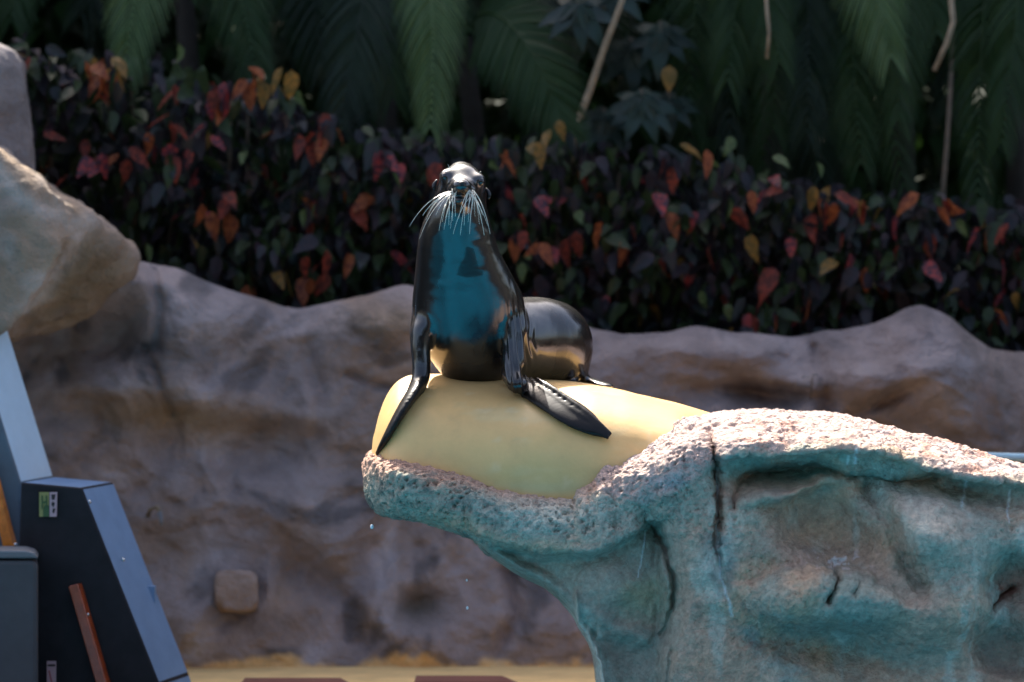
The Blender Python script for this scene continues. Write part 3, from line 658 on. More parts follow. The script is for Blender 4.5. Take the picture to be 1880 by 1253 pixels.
    low = sstep(655, 690, py + 1.5 * ez) * sstep(770, 800, px) * sstep(930, 915, px) * sstep(18.1, 18.0, V[:, 1])
    dry = np.clip(np.maximum.reduce([dry, .78 * left, .85 * tri, .80 * low]), 0, 1)
    dry = np.maximum(dry, .35 * sstep(.1, .45, fbm(V * np.array([7, 7, 3]), 4, 403)) * (py < 700))
    wa = me.attributes.new('wet', 'FLOAT', 'POINT'); wa.data.foreach_set('value', (1 - .85 * dry).astype(np.float32))
    root = thing('sea_lion', 'glossy wet black sea lion sitting upright with its whiskered muzzle raised', 'sea lion', (0, 18.1, 2.75))
    link('body', me, root, M['seal'])
    def ball(name, c, r, m, seg=16):
        bm = bmesh.new(); bmesh.ops.create_uvsphere(bm, u_segments=seg, v_segments=seg // 2, radius=1)
        me = bpy.data.meshes.new(name); bmesh.ops.scale(bm, vec=r, verts=bm.verts); bmesh.ops.translate(bm, vec=c, verts=bm.verts); bm.to_mesh(me); bm.free()
        return link(name, me, root, m)
    ball('eye', sealpt(818, 325, HEADY - .075), (.026, .026, .026), M['eye']); ball('eye', sealpt(882, 334, HEADY - .075), (.024, .024, .024), M['eye'])
    ball('nose', sealpt(848.5, 338, HEADY - .285), (.024, .018, .016), M['nose'])
    for s in (-1, 1): ball('nostril', sealpt(848.5 + 3.6 * s, 340.5, HEADY - .302), (.005, .004, .009), M['ink'], 10)
    for s in (-1, 1):   # ear: small furled cone lying back
        c = sealpt(802, 330, HEADY + .06) if s < 0 else sealpt(893, 346, HEADY + .05)
        pts = []; F = []
        for k in range(7):
            t = k / 6; r = .013 * math.sin(math.pi * (.08 + .84 * t)) ** .7; cc_ = c + np.array([s * (.016 * math.sin(2.4 * t)), -.012 * t, -.062 * t])
            for j in range(8):
                a = j * math.pi / 4; pts.append(cc_ + np.array([r * math.cos(a), r * .8 * math.sin(a), r * .35 * math.sin(a)]))
        for k in range(6):
            for j in range(8): F.append((k * 8 + j, k * 8 + (j + 1) % 8, k * 8 + 8 + (j + 1) % 8, k * 8 + 8 + j))
        F.append(tuple(range(8))[::-1]); F.append(tuple(range(48, 56)))
        mesh('ear', pts, F, root, M['ear'])
    # whiskers
    rg = random.Random(3)
    def whisker(p0, p1, p2, r0):
        n = 9; pts = []; F = []
        for k in range(n):
            t = k / (n - 1); c = (1 - t) ** 2 * p0 + 2 * t * (1 - t) * p1 + t * t * p2; r = r0 * (1 - .75 * t)
            for j in range(4): pts.append(c + np.array([r * math.cos(j * math.pi / 2), r * .6 * math.sin(j * math.pi / 2) , r * math.sin(j * math.pi / 2)]))
        for k in range(n - 1):
            for j in range(4): F.append((k * 4 + j, k * 4 + (j + 1) % 4, k * 4 + 4 + (j + 1) % 4, k * 4 + 4 + j))
        mesh('whisker', pts, F, root, M['whisker'])
    tipsL = [(752, 416), (770, 439), (782, 404), (806, 424), (815, 422), (824, 414), (800, 396), (790, 385), (831, 406), (836, 398), (818, 400), (776, 396), (827, 420), (812, 408), (834, 388), (805, 380), (840, 404), (822, 388)]
    tipsR = [(900, 430), (889, 432), (886, 395), (862, 430), (845, 432), (832, 430), (842, 402), (860, 408), (872, 398), (880, 412), (852, 414), (895, 414), (868, 386), (858, 392), (876, 384), (848, 396), (866, 418), (884, 380)]
    for tips, bx in ((tipsL[:14], 834), (tipsR[:14], 862)):
        for (tx, ty) in tips:
            rx, ry = bx + rg.uniform(-10, 10), 349 + rg.uniform(-7, 9)
            p0 = sealpt(rx, ry, HEADY - .235 + abs(rx - bx) * .002); out = (tx - rx)
            p1 = sealpt(rx + out * .62, ry + (ty - ry) * .18, HEADY - .34); p2 = sealpt(tx, ty, HEADY - .30)
            whisker(p0, p1, p2, rg.uniform(.0020, .0030) * (1.35 if tx < 790 or tx > 885 else 1))
    for (a, b) in (((826, 313), (822, 302)), ((828, 312), (829, 305)), ((879, 319), (884, 316))):   # brow whiskers
        p0 = sealpt(*a, HEADY - .08); p2 = sealpt(*b, HEADY - .1); whisker(p0, (p0 + p2) / 2 + np.array([0, -.01, .01]), p2, .002)
    return root
seal = build_seal()

# ------------------------------------------------------------------ hedge
def leaf_geo(L=1., W=.3, fold=.18, curl=.25, seed=0, n=6):
    rg = random.Random(seed); V, F = [], []
    for k in range(n + 1):
        t = k / n; wd = W * (math.sin(math.pi * min(t ** .72, 1)) ** .85 if 0 < t < 1 else 0) * (1 - .25 * t); z = -curl * t * t + .03 * rg.uniform(-1, 1); y = t * L
        V += [(-wd, y, z + fold * wd), (0, y, z), (wd, y, z + fold * wd)]
    for k in range(n): a = 3 * k; F += [(a, a + 1, a + 4, a + 3), (a + 1, a + 2, a + 5, a + 4)]
    return np.array(V, float), F
LEAFV = [leaf_geo(1, .25 + .03 * s, .25, .18 + .12 * s, s) for s in range(3)]
def leaf_mat4(p, s, rg, tilt=None):
    # tip hanging down and outwards to the viewer, face up and forward
    yaw = rg.gauss(0, 1.0); pitch = -R(rg.uniform(5, 95)); roll = rg.gauss(0, .7)
    return Matrix.Translation(p) @ Matrix.Rotation(math.pi + yaw, 4, 'Z') @ Matrix.Rotation(pitch, 4, 'X') @ Matrix.Rotation(roll, 4, 'Y') @ Matrix.Scale(s, 4)
def merge_leaves(items, nm):
    """items: (verts array, faces, material index, matrix)"""
    VV, FF, MI = [], [], []; off = 0
    for (v, f, mi, m) in items:
        A = np.array(m); VV.append(v @ A[:3, :3].T + A[:3, 3]); FF.append(np.array(f) + off); MI.append(np.full(len(f), mi)); off += len(v)
    me = npmesh(nm, np.concatenate(VV), np.concatenate(FF)); me.polygons.foreach_set('material_index', np.concatenate(MI).astype(np.int32)); return me
HT = [(-200, 60), (60, 90), (180, 110), (300, 120), (420, 150), (520, 175), (620, 225), (850, 262), (1000, 266), (1200, 282), (1330, 300), (1450, 340), (1600, 365), (1750, 372), (1900, 385), (2100, 380)]
hedge = thing('hedge', 'dense copperleaf hedge of dark purple leaves with red clusters above the rock wall', 'hedge', (0, 23.2, 2.7))
lm_cache = {}
def leaf_mesh(var, mi):
    if (var, mi) not in lm_cache:
        me = bpy.data.meshes.new('leaf'); v, f = LEAFV[var]; me.from_pydata([tuple(p) for p in v], [], f); me.materials.append(LEAFM[mi]); me.shade_smooth(); lm_cache[(var, mi)] = me
    return lm_cache[(var, mi)]
def add_leaf(px, py, Y, s, mi, rg):
    o = bpy.data.objects.new('leaf', leaf_mesh(rg.randrange(3), mi)); COL.objects.link(o); o.parent = hedge
    o.matrix_parent_inverse = Matrix.Translation(-hedge.location); o.matrix_basis = leaf_mat4(at(px, py, Y), s, rg); return o
rg = random.Random(12); nl = 0
RED, ORA, GLD, PAL, MIX, GRN, DRK, SLT = 4, 5, 6, 3, 7, 2, 0, 1
CL = [(165, 140, ORA, 3), (195, 150, ORA, 4), (210, 130, GLD, 4), (160, 120, GLD, 2), (190, 180, RED, 2), (240, 285, RED, 2), (222, 295, ORA, 2), (228, 310, ORA, 1), (185, 305, MIX, 3), (320, 235, RED, 3), (340, 170, RED, 2), (398, 165, RED, 2), (405, 185, MIX, 3),
      (460, 160, ORA, 4), (500, 160, GLD, 3), (520, 165, GLD, 2), (590, 245, RED, 4), (615, 240, ORA, 2), (560, 265, RED, 2), (515, 250, ORA, 1), (410, 375, RED, 2), (425, 395, ORA, 2), (375, 385, ORA, 2), (400, 260, MIX, 2), (590, 490, RED, 3), (575, 525, ORA, 2), (600, 520, RED, 1),
      (80, 260, RED, 1), (50, 120, RED, 1), (130, 335, RED, 1), (155, 270, RED, 1), (270, 255, ORA, 1), (330, 290, MIX, 3), (685, 370, ORA, 2), (650, 395, RED, 1), (700, 300, MIX, 2), (790, 300, RED, 2), (640, 480, ORA, 1), (515, 520, GLD, 2), (455, 540, ORA, 1), (350, 450, GLD, 1),
      (940, 435, RED, 2), (955, 410, RED, 1), (995, 460, ORA, 2), (1045, 455, RED, 2), (920, 295, ORA, 2), (975, 275, GLD, 2), (1010, 255, GLD, 2), (985, 365, MIX, 2), (1060, 330, RED, 1), (1110, 420, ORA, 1), (1145, 455, ORA, 1), (1215, 475, RED, 1), (1160, 425, RED, 1), (1210, 420, MIX, 2),
      (1270, 285, ORA, 3), (1250, 280, GLD, 1), (1235, 320, RED, 1), (1215, 305, RED, 1), (1215, 400, ORA, 2), (1395, 370, ORA, 2), (1415, 380, RED, 2), (1410, 360, MIX, 1), (1525, 370, ORA, 4), (1530, 385, RED, 4), (1510, 370, GLD, 2), (1560, 380, GLD, 3), (1490, 410, RED, 1), (1540, 400, ORA, 2),
      (1720, 360, RED, 3), (1740, 375, ORA, 2), (1705, 365, ORA, 2), (1715, 400, ORA, 2), (1850, 410, RED, 2), (1810, 420, ORA, 2), (1790, 425, MIX, 2), (1425, 505, RED, 1), (1412, 548, RED, 1), (1530, 495, GLD, 1), (1590, 500, ORA, 1), (1690, 455, RED, 2), (1650, 460, RED, 1), (1760, 545, GLD, 1), (1840, 575, ORA, 2),
      (1480, 560, ORA, 1), (1300, 460, RED, 1), (1370, 440, GLD, 2), (1560, 440, RED, 2), (1450, 450, MIX, 3), (1630, 400, MIX, 2), (1860, 480, MIX, 2), (1340, 400, RED, 1)]
for (x, y, mi, n) in CL:
    for _ in range(n if x < 1100 or n == 1 else max(1, n - 2)):
        s = rg.uniform(.15, .23) * (1.35 if (x, y) == (1425, 505) else 1)
        add_leaf(x + rg.gauss(0, 12 if n > 1 else 2), y - 14 + rg.gauss(0, 11 if n > 1 else 2), 22.72 + rg.uniform(-.12, .1), s, mi, rg); nl += 1
for (x, y) in ((888, 262), (1060, 400), (1335, 570), (970, 478), (1290, 545), (545, 180), (330, 95), (240, 230), (1345, 265), (1420, 300), (1340, 380), (1760, 415), (1500, 310), (960, 495), (1300, 310), (270, 460), (720, 330), (560, 395), (580, 385), (450, 290)):
    add_leaf(x, y - 12, 22.68, rg.uniform(.13, .17), PAL, rg); nl += 1
wt = lambda x: float(itp(x, WT)); ht = lambda x: float(itp(x, HT))
while nl < 300:
    x = rg.uniform(45, 1880); y = rg.uniform(ht(x) - 5, wt(x) - 10)
    if 770 < x < 900 and y > 300: continue
    add_leaf(x, y - 14, 22.75 + rg.uniform(-.1, .12), rg.uniform(.17, .25), rg.choices([DRK, SLT, GRN, MIX], [5, 4, 3, 1])[0], rg); nl += 1
items = []
for k in range(7600):
    x = rg.uniform(-250, 2100); t = rg.random(); y = ht(x) - 12 + t * (wt(x) + 40 - ht(x)) + rg.gauss(0, 8); dep = rg.random() ** 1.4 * .9
    bulge = .18 * math.sin(x / 60.) * math.cos(y / 47.) + .12 * math.sin(x / 23. + y / 31.)
    mi = rg.choices([DRK, SLT, GRN, PAL, RED, ORA, GLD, MIX], [30, 28, 42, .5, .4, .5, 1, 2.5])[0]
    v, f = LEAFV[rg.randrange(3)]
    items.append((v, f, mi, leaf_mat4(at(x, y, 22.85 + dep + bulge), rg.uniform(.11, .21), rg)))
o = link('foliage', merge_leaves(items, 'foliage'), hedge, LEAFM); tag(o, kind='stuff')
def tube(pts, r0, r1, n=6):
    V, F = [], []; m = len(pts)
    for k, p in enumerate(pts):
        p = np.array(p, float); d = np.array(pts[min(k + 1, m - 1)], float) - np.array(pts[max(k - 1, 0)], float); Fm = frame(d, np.array([.3, -1, .2])); r = r0 + (r1 - r0) * k / (m - 1)
        for j in range(n): a = 2 * math.pi * j / n; V.append(p + Fm[:, 1] * r * math.cos(a) + Fm[:, 2] * r * math.sin(a))
    for k in range(m - 1):
        for j in range(n): F.append((k * n + j, k * n + (j + 1) % n, k * n + n + (j + 1) % n, k * n + n + j))
    F.append(tuple(range(n))[::-1]); F.append(tuple(range((m - 1) * n, m * n))); return V, F
for k in range(26):
    x = -100 + k * 82 + rg.uniform(-20, 20); p0 = at(x, wt(x) + 60, 23.25); p1 = at(x + rg.uniform(-30, 30), ht(x) + 40, 23.1)
    mesh('stem', *tube([p0, (p0 + p1) / 2 + Vector((rg.uniform(-.1, .1), 0, 0)), p1], .02, .01), hedge, M['stem'])

# ------------------------------------------------------------------ palms
def frond_geo(base, ctrl, tip, ll, rg, nleaf=46, droop=.45, width=.0145):
    base, ctrl, tip = (np.array(p, float) for p in (base, ctrl, tip)); V, F = [], []
    B = lambda t: (1 - t) ** 2 * base + 2 * t * (1 - t) * ctrl + t * t * tip
    rach = [B(k / 14) for k in range(15)]; v, f = tube(rach, .022, .004, 5); V += list(v); F += f
    view = np.array([0, -1, .25])
    for k in range(nleaf):
        t = .18 + .82 * (k + .5) / nleaf; p = B(t); d = B(min(t + .02, 1.0)) - B(t - .02); d /= np.linalg.norm(d)
        side = np.cross(d, view); side /= np.linalg.norm(side) + 1e-9; L = ll * (math.sin(math.pi * min(.12 + .80 * t, 1)) ** .6) * rg.uniform(.9, 1.05)
        for s in (-1, 1):
            dirv = side * s * (1.15 - .55 * t) + d * (.35 + .6 * t) + np.array([0, rg.uniform(-.12, .12), 0]); dirv /= np.linalg.norm(dirv)
            w = np.cross(dirv, view); w /= np.linalg.norm(w) + 1e-9; o0 = len(V)
            tw = rg.uniform(-.5, .5); w = w + view * tw; w /= np.linalg.norm(w)
            for q in range(4):
                u = q / 3; c = p + dirv * L * u + np.array([0, 0, -droop * L * u * u]); ww = width * (1 - u) ** .7 * (.55 + .9 * u if u < .4 else 1) + .0015
                V += [c - w * ww, c + w * ww + np.array([0, -.004, 0])]
            for q in range(3): F.append((o0 + 2 * q, o0 + 2 * q + 1, o0 + 2 * q + 3, o0 + 2 * q + 2))
    return V, F
rp = random.Random(5)
def palm(label, crown, fronds, m, trunk=True):
    root = thing('palm_tree', label, 'palm tree', (crown[0], crown[1], 2.7), 'palms hanging over the hedge')
    for (tpx, tpy, tY, ll, rise, nl, dr) in fronds:
        tip = np.array(at(tpx, tpy, tY)); b = np.array(crown, float); c = (b * .45 + tip * .55); c[2] = max(b[2], tip[2]) + rise; c[1] = c[1] * .4 + tip[1] * .6
        c[0] = b[0] * .35 + tip[0] * .65 + rp.uniform(-.55, .55); c[2] += rp.uniform(-.1, .15)
        V, F = frond_geo(b, c, tip, ll, rp, nl, dr); mesh('frond', V, F, root, P_SUNLIT if tpx in (228, 790, 1635) else P_GREEN if tpx in (478, 1045, 1335, 1838) else m[rp.randrange(len(m))], True)
    mesh('trunk', *tube([(crown[0] + .15, crown[1] + .3, 2.5), (crown[0] + .1, crown[1] + .15, 4.5), crown], .11, .07, 10), root, M['trunk'])
palm('feather palm with two fronds hanging in the top left above orange leaves', (X(330, 24.6), 24.6, 6.3),
     [(228, 128, 23.0, .42, .5, 50, .55), (478, 165, 23.1, .42, .5, 50, .5), (20, 40, 23.6, .45, .5, 40, .4), (330, -40, 23.2, .5, .4, 40, .4), (150, 30, 24.2, .5, .6, 40, .4), (560, 40, 24.0, .5, .5, 40, .4)], [P_GREEN, P_BLUE])
palm('feather palm whose dark fronds fan out left of the sea lion head', (X(690, 24.8), 24.8, 6.0),
     [(625, 225, 23.1, .50, .45, 50, .45), (790, 235, 22.95, .38, .45, 50, .55), (720, 180, 23.5, .5, .5, 46, .5), (590, 120, 23.9, .5, .5, 40, .4), (860, 60, 23.8, .5, .4, 40, .4)], [P_BLUE, P_GREEN])
palm('arching olive feather palm directly above the sea lion head', (X(850, 24.2), 24.2, 5.35),
     [(1045, 245, 22.95, .50, .38, 60, .22), (1080, 90, 23.4, .5, .5, 50, .3), (960, 40, 23.6, .5, .5, 44, .3)], [P_OLIVE])
palm('feather palm with overlapping fronds in the top middle right', (X(1400, 24.7), 24.7, 6.4),
     [(1335, 150, 23.1, .42, .5, 50, .55), (1430, 115, 23.0, .42, .5, 50, .5), (1480, 245, 23.2, .46, .5, 50, .55), (1265, 262, 23.5, .45, .5, 46, .5), (1340, 250, 23.6, .45, .5, 46, .5), (1420, 235, 23.5, .45, .4, 46, .5), (1510, 350, 23.5, .5, .3, 46, .5), (1400, 330, 23.7, .5, .3, 46, .5)], [P_GREEN, P_BLUE])
palm('brightest green feather palm below the pale twisted stem at the upper right', (X(1640, 24.5), 24.5, 6.2),
     [(1635, 105, 22.95, .44, .5, 54, .55), (1650, 215, 23.1, .40, .5, 50, .55), (1580, 300, 23.2, .44, .4, 50, .55), (1660, 345, 23.3, .42, .4, 50, .55), (1560, 90, 23.4, .44, .5, 46, .5), (1720, 60, 23.3, .44, .5, 46, .5), (1560, 200, 23.6, .44, .5, 46, .5)], [P_GREEN])
palm('dark feather palm hanging low along the right edge', (X(1850, 24.4), 24.4, 5.9),
     [(1838, 262, 23.0, .38, .5, 50, .55), (1795, 372, 23.1, .38, .4, 50, .55), (1900, 180, 23.1, .44, .5, 46, .5), (1780, 80, 23.5, .44, .5, 46, .5), (1740, 200, 23.7, .44, .5, 46, .5), (1870, 60, 23.4, .44, .5, 46, .5)], [P_BLUE, P_GREEN])

# ------------------------------------------------------------------ umbrella trees, stems
def umbrella(label, clusters, stem, sm, r0):
    a = stem[0]; root = thing('umbrella_tree', label, 'tree', tuple(a))
    mesh('trunk', *tube(stem, r0, r0 * .6, 8), root, sm)
    ru = random.Random(int(abs(a[0]) * 100))
    v0, f0 = leaf_geo(1, .20, .15, .12, 2)
    for (px, py, Y, L, n) in clusters:
        c = at(px, py, Y); st = mesh('leaf_stalk', *tube([c + Vector((0, .5, .12)), c + Vector((0, .2, .1)), c], .012, .007, 5), root, M['stem'])
        for k in range(n):
            a_ = 2 * math.pi * k / n + ru.uniform(-.15, .15)
            m = Matrix.Translation(c) @ Matrix.Rotation(R(58), 4, 'X') @ Matrix.Rotation(a_, 4, 'Z') @ Matrix.Rotation(-R(28), 4, 'X') @ Matrix.Scale(L * ru.uniform(.85, 1.1), 4)
            A = np.array(m); mesh('leaf', v0 @ A[:3, :3].T + A[:3, 3], f0, st, S_LEAF)
umbrella('umbrella tree with blue-green radiating leaves and a pale leaning stem above the sea lion', [(1062, 10, 22.9, .36, 8), (1120, -30, 23.2, .36, 8), (1180, 185, 23.0, .34, 9), (1110, 220, 23.3, .3, 8), (1215, 60, 23.3, .34, 8), (1160, 90, 23.5, .34, 8), (1230, 190, 23.3, .3, 8)],
         [at(1040, 330, 23.1), at(1055, 240, 23.0), at(1085, 160, 23.0), at(1112, 80, 22.9), at(1128, 40, 22.85), at(1150, -20, 22.9), at(1160, -120, 23)], M['pale_stem'], .03)
o = mesh('bare_stem', *tube([at(1715, 130, 22.9), at(1738, 80, 22.85), at(1750, 40, 22.85), at(1746, 0, 22.9), at(1760, -80, 23.2)], .018, .024, 7), None, M['pale_stem']); tag(o, 'pale twisted bare stem hanging among palm fronds near the top right', 'stem')
o = mesh('slender_trunk', *tube([at(1728, 420, 23.2), at(1732, 340, 23.1), at(1738, 270, 23.1), at(1744, 180, 23.2), at(1750, 60, 23.5)], .022, .016, 7), None, M['stem']); tag(o, 'thin mottled trunk rising from the hedge below the pale bare stem', 'trunk')
o = mesh('bare_stem', *tube([at(1408, 108, 22.8), at(1412, 60, 22.75), at(1408, 20, 22.8), at(1404, -60, 23)], .012, .014, 7), None, M['pale_stem']); tag(o, 'thin brown hanging stem beside a palm frond right of the pale leaning stem', 'stem')
mesh_leafV = leaf_geo(1, .32, .1, .2, 4)
A = np.array(Matrix.Translation(at(1228, 120, 22.75)) @ Matrix.Rotation(math.pi, 4, 'Z') @ Matrix.Rotation(-R(75), 4, 'X') @ Matrix.Scale(.2, 4))
o = mesh('yellow_leaf', mesh_leafV[0] @ A[:3, :3].T + A[:3, 3], mesh_leafV[1], None, L_GOLD); tag(o, 'single yellow leaf hanging beside the blue-green umbrella leaves', 'leaf')

# ------------------------------------------------------------------ trees behind, woods
rt = random.Random(21)
TV, TF = leaf_geo(1, .28, .2, .2, 1, 3)
def cloud(n, rad, size, rr, bottom=-1.):
    it = []
    while len(it) < n:
        p = Vector((rr.uniform(-1, 1), rr.uniform(-1, 1), rr.uniform(bottom, 1)))
        q = p.length
        if q > 1 or rr.random() > .35 + .65 * q: continue
        if math.sin(p.x * 7 + 2) * math.sin(p.y * 6) * math.sin(p.z * 7 + 1) > .35: continue
        it.append((TV, TF, 0, Matrix.Translation(Vector((p.x * rad[0], p.y * rad[1], p.z * rad[2]))) @ Matrix.Rotation(rr.uniform(0, 6.3), 4, 'Z') @ Matrix.Rotation(rr.uniform(-1.4, .6), 4, 'X') @ Matrix.Scale(size * rr.uniform(.7, 1.3), 4)))
    return it
crown_me = merge_leaves(cloud(7600, (2.3, 1.7, 2.0), .40, rt), 'crown'); crown_me.materials.append(T_LEAF)
tv, tf = tube([(0, 0, 2.5), (.1, 0, 5), (0, .1, 8)], .16, .09, 9); trunk_me = bpy.data.meshes.new('trunk'); trunk_me.from_pydata([tuple(p) for p in tv], [], tf); trunk_me.materials.append(M['trunk'])
TL = ['unseen leafy tree added farthest left to shade the left side', 'unseen leafy tree added second from the left to shade the left side', 'leafy tree behind the hedge at the far left', 'leafy tree behind the left palm', 'leafy tree behind the arching palm above the sea lion', 'leafy tree behind the umbrella tree', 'leafy tree behind the brightest palm', 'leafy tree behind the hedge at the far right']  # first two trees are added out of view to cast shade
for k in range(8):
    x = -13.5 + 3.0 * k; root = thing('broadleaf_tree', TL[k], 'tree', (x, 26.2, 0), 'trees shading the hedge'); root.rotation_euler.z = 0
    a = link('crown', crown_me, root, None); a.matrix_parent_inverse = Matrix(); a.location = (0, rt.uniform(-.3, .3), 7.9 + rt.uniform(-.2, .2)); a.rotation_euler.z = rt.uniform(-.3, .3)
    b = link('trunk', trunk_me, root, None); b.matrix_parent_inverse = Matrix()
it = []
for k in range(9000):
    p = Vector((rt.uniform(-11, 11), 26.0 + rt.uniform(-.7, 1.0), rt.uniform(2.6, 7.2)))
    it.append((TV, TF, 0, Matrix.Translation(p) @ Matrix.Rotation(math.pi + rt.gauss(0, 1), 4, 'Z') @ Matrix.Rotation(-R(rt.uniform(10, 90)), 4, 'X') @ Matrix.Scale(rt.uniform(.2, .42), 4)))
o = link('woods', merge_leaves(it, 'woods'), None, T_LEAF); tag(o, kind='stuff')
# woods round the far side of the pool, mirrored in the coat
it = []
for k in range(7500):
    x = rt.uniform(-45, 45); p = Vector((x, -16 - rt.uniform(0, 3), rt.uniform(-1, 13 + 4 * (1 + math.tanh(x / 8)) + 2 * math.sin(x * .5) + 1.5 * math.sin(x * 1.3))))
    it.append((TV, TF, 0, Matrix.Translation(p) @ Matrix.Rotation(rt.uniform(0, 6.3), 4, 'Z') @ Matrix.Rotation(-R(rt.uniform(10, 90)), 4, 'X') @ Matrix.Scale(rt.uniform(1.2, 2), 4)))
o = link('woods', merge_leaves(it, 'woods'), None, T_LEAF); tag(o, kind='stuff')

# ------------------------------------------------------------------ blue stage prop on the left
def prism(name, poly, Y, off, parent, mats, side=0, bev=.012):
    """poly in photo pixels at depth Y; extruded by off; mats: face, sides"""
    fr = [at(x, y, Y) for x, y in poly]; bk = [p + Vector(off) for p in fr]; n = len(poly)
    V = fr + bk; F = [tuple(range(n)), tuple(range(2 * n - 1, n - 1, -1))] + [(i, i + n, (i + 1) % n + n, (i + 1) % n) for i in range(n)]
    me = bpy.data.meshes.new(name); me.from_pydata([tuple(v) for v in V], [], F)
    for m in mats: me.materials.append(m)
    for i, p in enumerate(me.polygons): p.material_index = 0 if i == 0 or len(mats) == 1 else 1
    bm = bmesh.new(); bm.from_mesh(me); bmesh.ops.recalc_face_normals(bm, faces=bm.faces)
    if bev: bmesh.ops.bevel(bm, geom=list(bm.edges), offset=bev, segments=2, affect='EDGES', profile=.5)
    bm.to_mesh(me); bm.free()
    return link(name, me, parent, None, False)
prop = thing('stage_prop', 'dark navy stage prop with sloping blue side and printed stickers at lower left', 'stage prop', tuple(at(180, 1400, 19.6)))
prism('body', [(38, 886), (150, 896), (292, 1256), (340, 1400), (20, 1400)], 19.6, (.135, .5, .012), prop, [M['navy'], M['blue']])
prism('bracket', [(250, 1074), (284, 1077), (286, 1143)], 20.0, (.0, .08, .0), prop, [M['blue']], bev=.004)
s1 = prism('sticker', [(72, 904), (90, 904), (90, 949), (72, 949)], 19.575, (0, .004, 0), prop, [M['yellow']], bev=0); tag(s1, 'yellow and green sticker with an H')
prism('print', [(82, 928), (90, 928), (90, 949), (79, 949), (79, 935)], 19.571, (0, .003, 0), s1, [M['green']], bev=0)
for q in ([(76, 910), (78.5, 910), (78.5, 935), (76, 935)], [(84, 910), (86.5, 910), (86.5, 935), (84, 935)], [(78.5, 921), (84, 921), (84, 924), (78.5, 924)]): prism('letter', q, 19.567, (0, .003, 0), s1, [M['green']], bev=0)
s2 = prism('sticker', [(91, 904), (105, 904), (104, 949), (91, 949)], 19.575, (0, .004, 0), prop, [M['pink']], bev=0); tag(s2, 'pink sticker with dark symbols')
for q in ([(94, 908), (102, 908), (100, 918), (95, 918)], [(96, 921), (101, 924), (98, 932), (94, 927)], [(97, 934), (102, 934), (99, 943), (96, 941)]): prism('print', q, 19.571, (0, .003, 0), s2, [M['ink']], bev=0)
s3 = prism('sticker', [(86, 1214), (103, 1214), (103, 1262), (86, 1262)], 19.575, (0, .004, 0), prop, [M['pink']], bev=0); tag(s3, 'pale pink lower sticker with dark bar and red line')
prism('print', [(88, 1220), (101, 1220), (101, 1224), (88, 1224)], 19.571, (0, .003, 0), s3, [M['ink']], bev=0); prism('print', [(89, 1232), (91, 1231), (97, 1258), (95, 1258)], 19.571, (0, .003, 0), s3, [M['red']], bev=0)
st = prism('wood_strip', [(125, 1077), (142, 1072), (205, 1290), (186, 1290)], 19.52, (.02, .07, 0), prop, [M['wood_dark']], bev=.006)
def bolt(px, py, Y, parent):
    bm = bmesh.new(); bmesh.ops.create_uvsphere(bm, u_segments=10, v_segments=6, radius=.013); bmesh.ops.translate(bm, vec=at(px, py, Y), verts=bm.verts); me = bpy.data.meshes.new('bolt'); bm.to_mesh(me); bm.free(); link('bolt', me, parent, M['bolt'])
bolt(161, 1129, 19.55, prop); bolt(164, 922, 19.63, prop); bolt(226, 1028, 19.72, prop)
up = thing('sloping_prop', 'tall panel with pale blue sloping edge at the left border', 'stage panel', tuple(at(-40, 1400, 20.0)))
prism('body', [(-240, 300), (-145, 300), (38, 888), (38, 1400), (-240, 1400)], 20.0, (.145, .45, .02), up, [M['slate'], M['pale_blue']])
us = prism('wood_strip', [(-37, 830), (-19, 834), (26, 1005), (6, 1008)], 19.9, (.015, .06, 0), up, [M['wood']], bev=.006)
bolt(29, 1000, 19.9, up)
case = thing('equipment_case', 'rounded grey plastic case standing in front of the navy prop', 'case', tuple(at(0, 1400, 19.2)))
prism('body', [(-160, 1028), (64, 1028), (70, 1040), (70, 1400), (-160, 1400)], 19.2, (-.06, .4, 0), case, [M['case']], bev=.03)
prism('lid', [(-160, 1010), (48, 1011), (64, 1016), (71, 1026), (-160, 1026)], 19.19, (-.06, .42, 0), case, [M['case_edge']], bev=.012)

# ------------------------------------------------------------------ small things
for (x0, x1, yt, lab) in ((450, 645, 1246, 'brown board on the ochre deck nearer the blue prop'), (764, 942, 1242, 'brown board on the ochre deck below the overhanging rock')):
    Yb = 2.17 * 5760 / (yt - 626.5)
    a, b = at(x0, yt, Yb), at(x1 - 20, yt, Yb); z = .834
    fr = [(a.x, a.y, z), (b.x, b.y, z), (b.x + .1, b.y - .4, z), (a.x, a.y - .4, z)]; V = fr + [(p[0], p[1], .751) for p in fr]
    o = mesh('deck_board', V, [(0, 3, 2, 1), (4, 5, 6, 7), (0, 1, 5, 4), (1, 2, 6, 5), (2, 3, 7, 6), (3, 0, 4, 7)], None, M['board'], False); tag(o, lab, 'board', 'brown boards on the deck')
rail = thing('hand_rail', 'pale blue tubular rail at the right edge behind the rock', 'railing', tuple(at(1900, 1300, 20.2)))
mesh('rail_tube', *tube([at(1700, 836, 20.2), at(1800, 838, 20.2), at(1900, 841, 20.2), at(2100, 846, 20.2)], .027, .027, 12), rail, M['rail'])
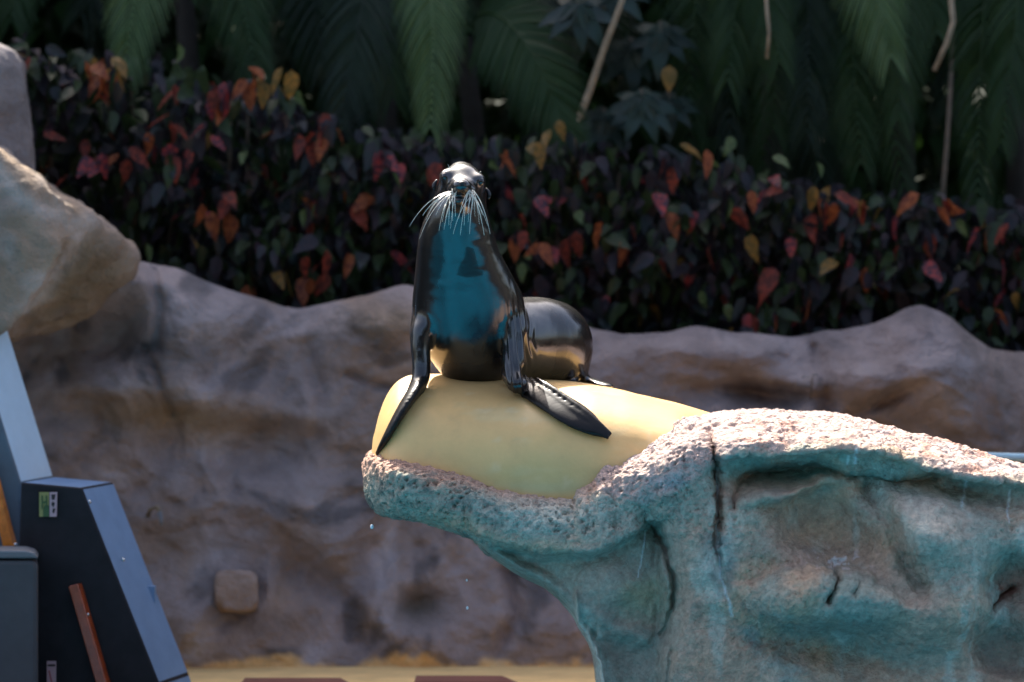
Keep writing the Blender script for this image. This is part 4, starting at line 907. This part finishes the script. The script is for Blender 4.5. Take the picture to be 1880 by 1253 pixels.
mesh('post', *tube([at(2050, 845, 20.2), at(2050, 1000, 20.2), at(2050, 1277, 20.2)], .024, .024, 10), rail, M['rail']); mesh('post', *tube([at(1715, 837, 20.2), at(1715, 1000, 20.2), at(1715, 1277, 20.2)], .024, .024, 10), rail, M['rail'])
fit = thing('wall_nozzle', 'small grey nozzle fitting stuck on the rock wall above the stone knob', 'nozzle', tuple(at(285, 940, 21.5)))
mesh('arm', *tube([at(272, 946, 21.75), at(276, 936, 21.55), at(288, 932, 21.45), at(294, 940, 21.4)], .018, .015, 8), fit, M['pale_stem']); mesh('tip', *tube([at(293, 940, 21.4), at(296, 956, 21.38), at(297, 966, 21.38)], .017, .012, 8), fit, M['case_edge'])
pl = thing('seedling', 'tiny green seedling growing from a crack in the rock wall', 'plant', tuple(at(1490, 720, 21.6)))
mesh('stem', *tube([at(1488, 735, 21.75), at(1490, 710, 21.6), at(1492, 692, 21.5)], .005, .004, 5), pl, M['stem'])
rs = random.Random(2); v0, f0 = leaf_geo(1, .25, .1, .2, 1, 4)
for k in range(6):
    A = np.array(Matrix.Translation(at(1490 + rs.uniform(-4, 4), 690 + k * 4, 21.5)) @ Matrix.Rotation(rs.uniform(0, 6.3), 4, 'Z') @ Matrix.Rotation(R(10), 4, 'X') @ Matrix.Scale(.1, 4)); mesh('leaf', v0 @ A[:3, :3].T + A[:3, 3], f0, pl, L_GREEN)
for (px, py, s, lab) in ((683, 968, .011, 'falling water drop just below the left tip of the overhanging rock'), (858, 1117, .008, 'small falling water drop low in front of the rock wall'), (857, 1066, .006, 'tiniest falling water drop in front of the rock wall')):
    bm = bmesh.new(); bmesh.ops.create_uvsphere(bm, u_segments=10, v_segments=8, radius=s)
    for v in bm.verts: v.co.z *= 1.5 if v.co.z > 0 else 1.1
    bmesh.ops.translate(bm, vec=at(px, py, 17.9), verts=bm.verts); me = bpy.data.meshes.new('water_drop'); bm.to_mesh(me); bm.free(); o = link('water_drop', me, None, M['drop']); tag(o, lab, 'water drop', 'water drops')
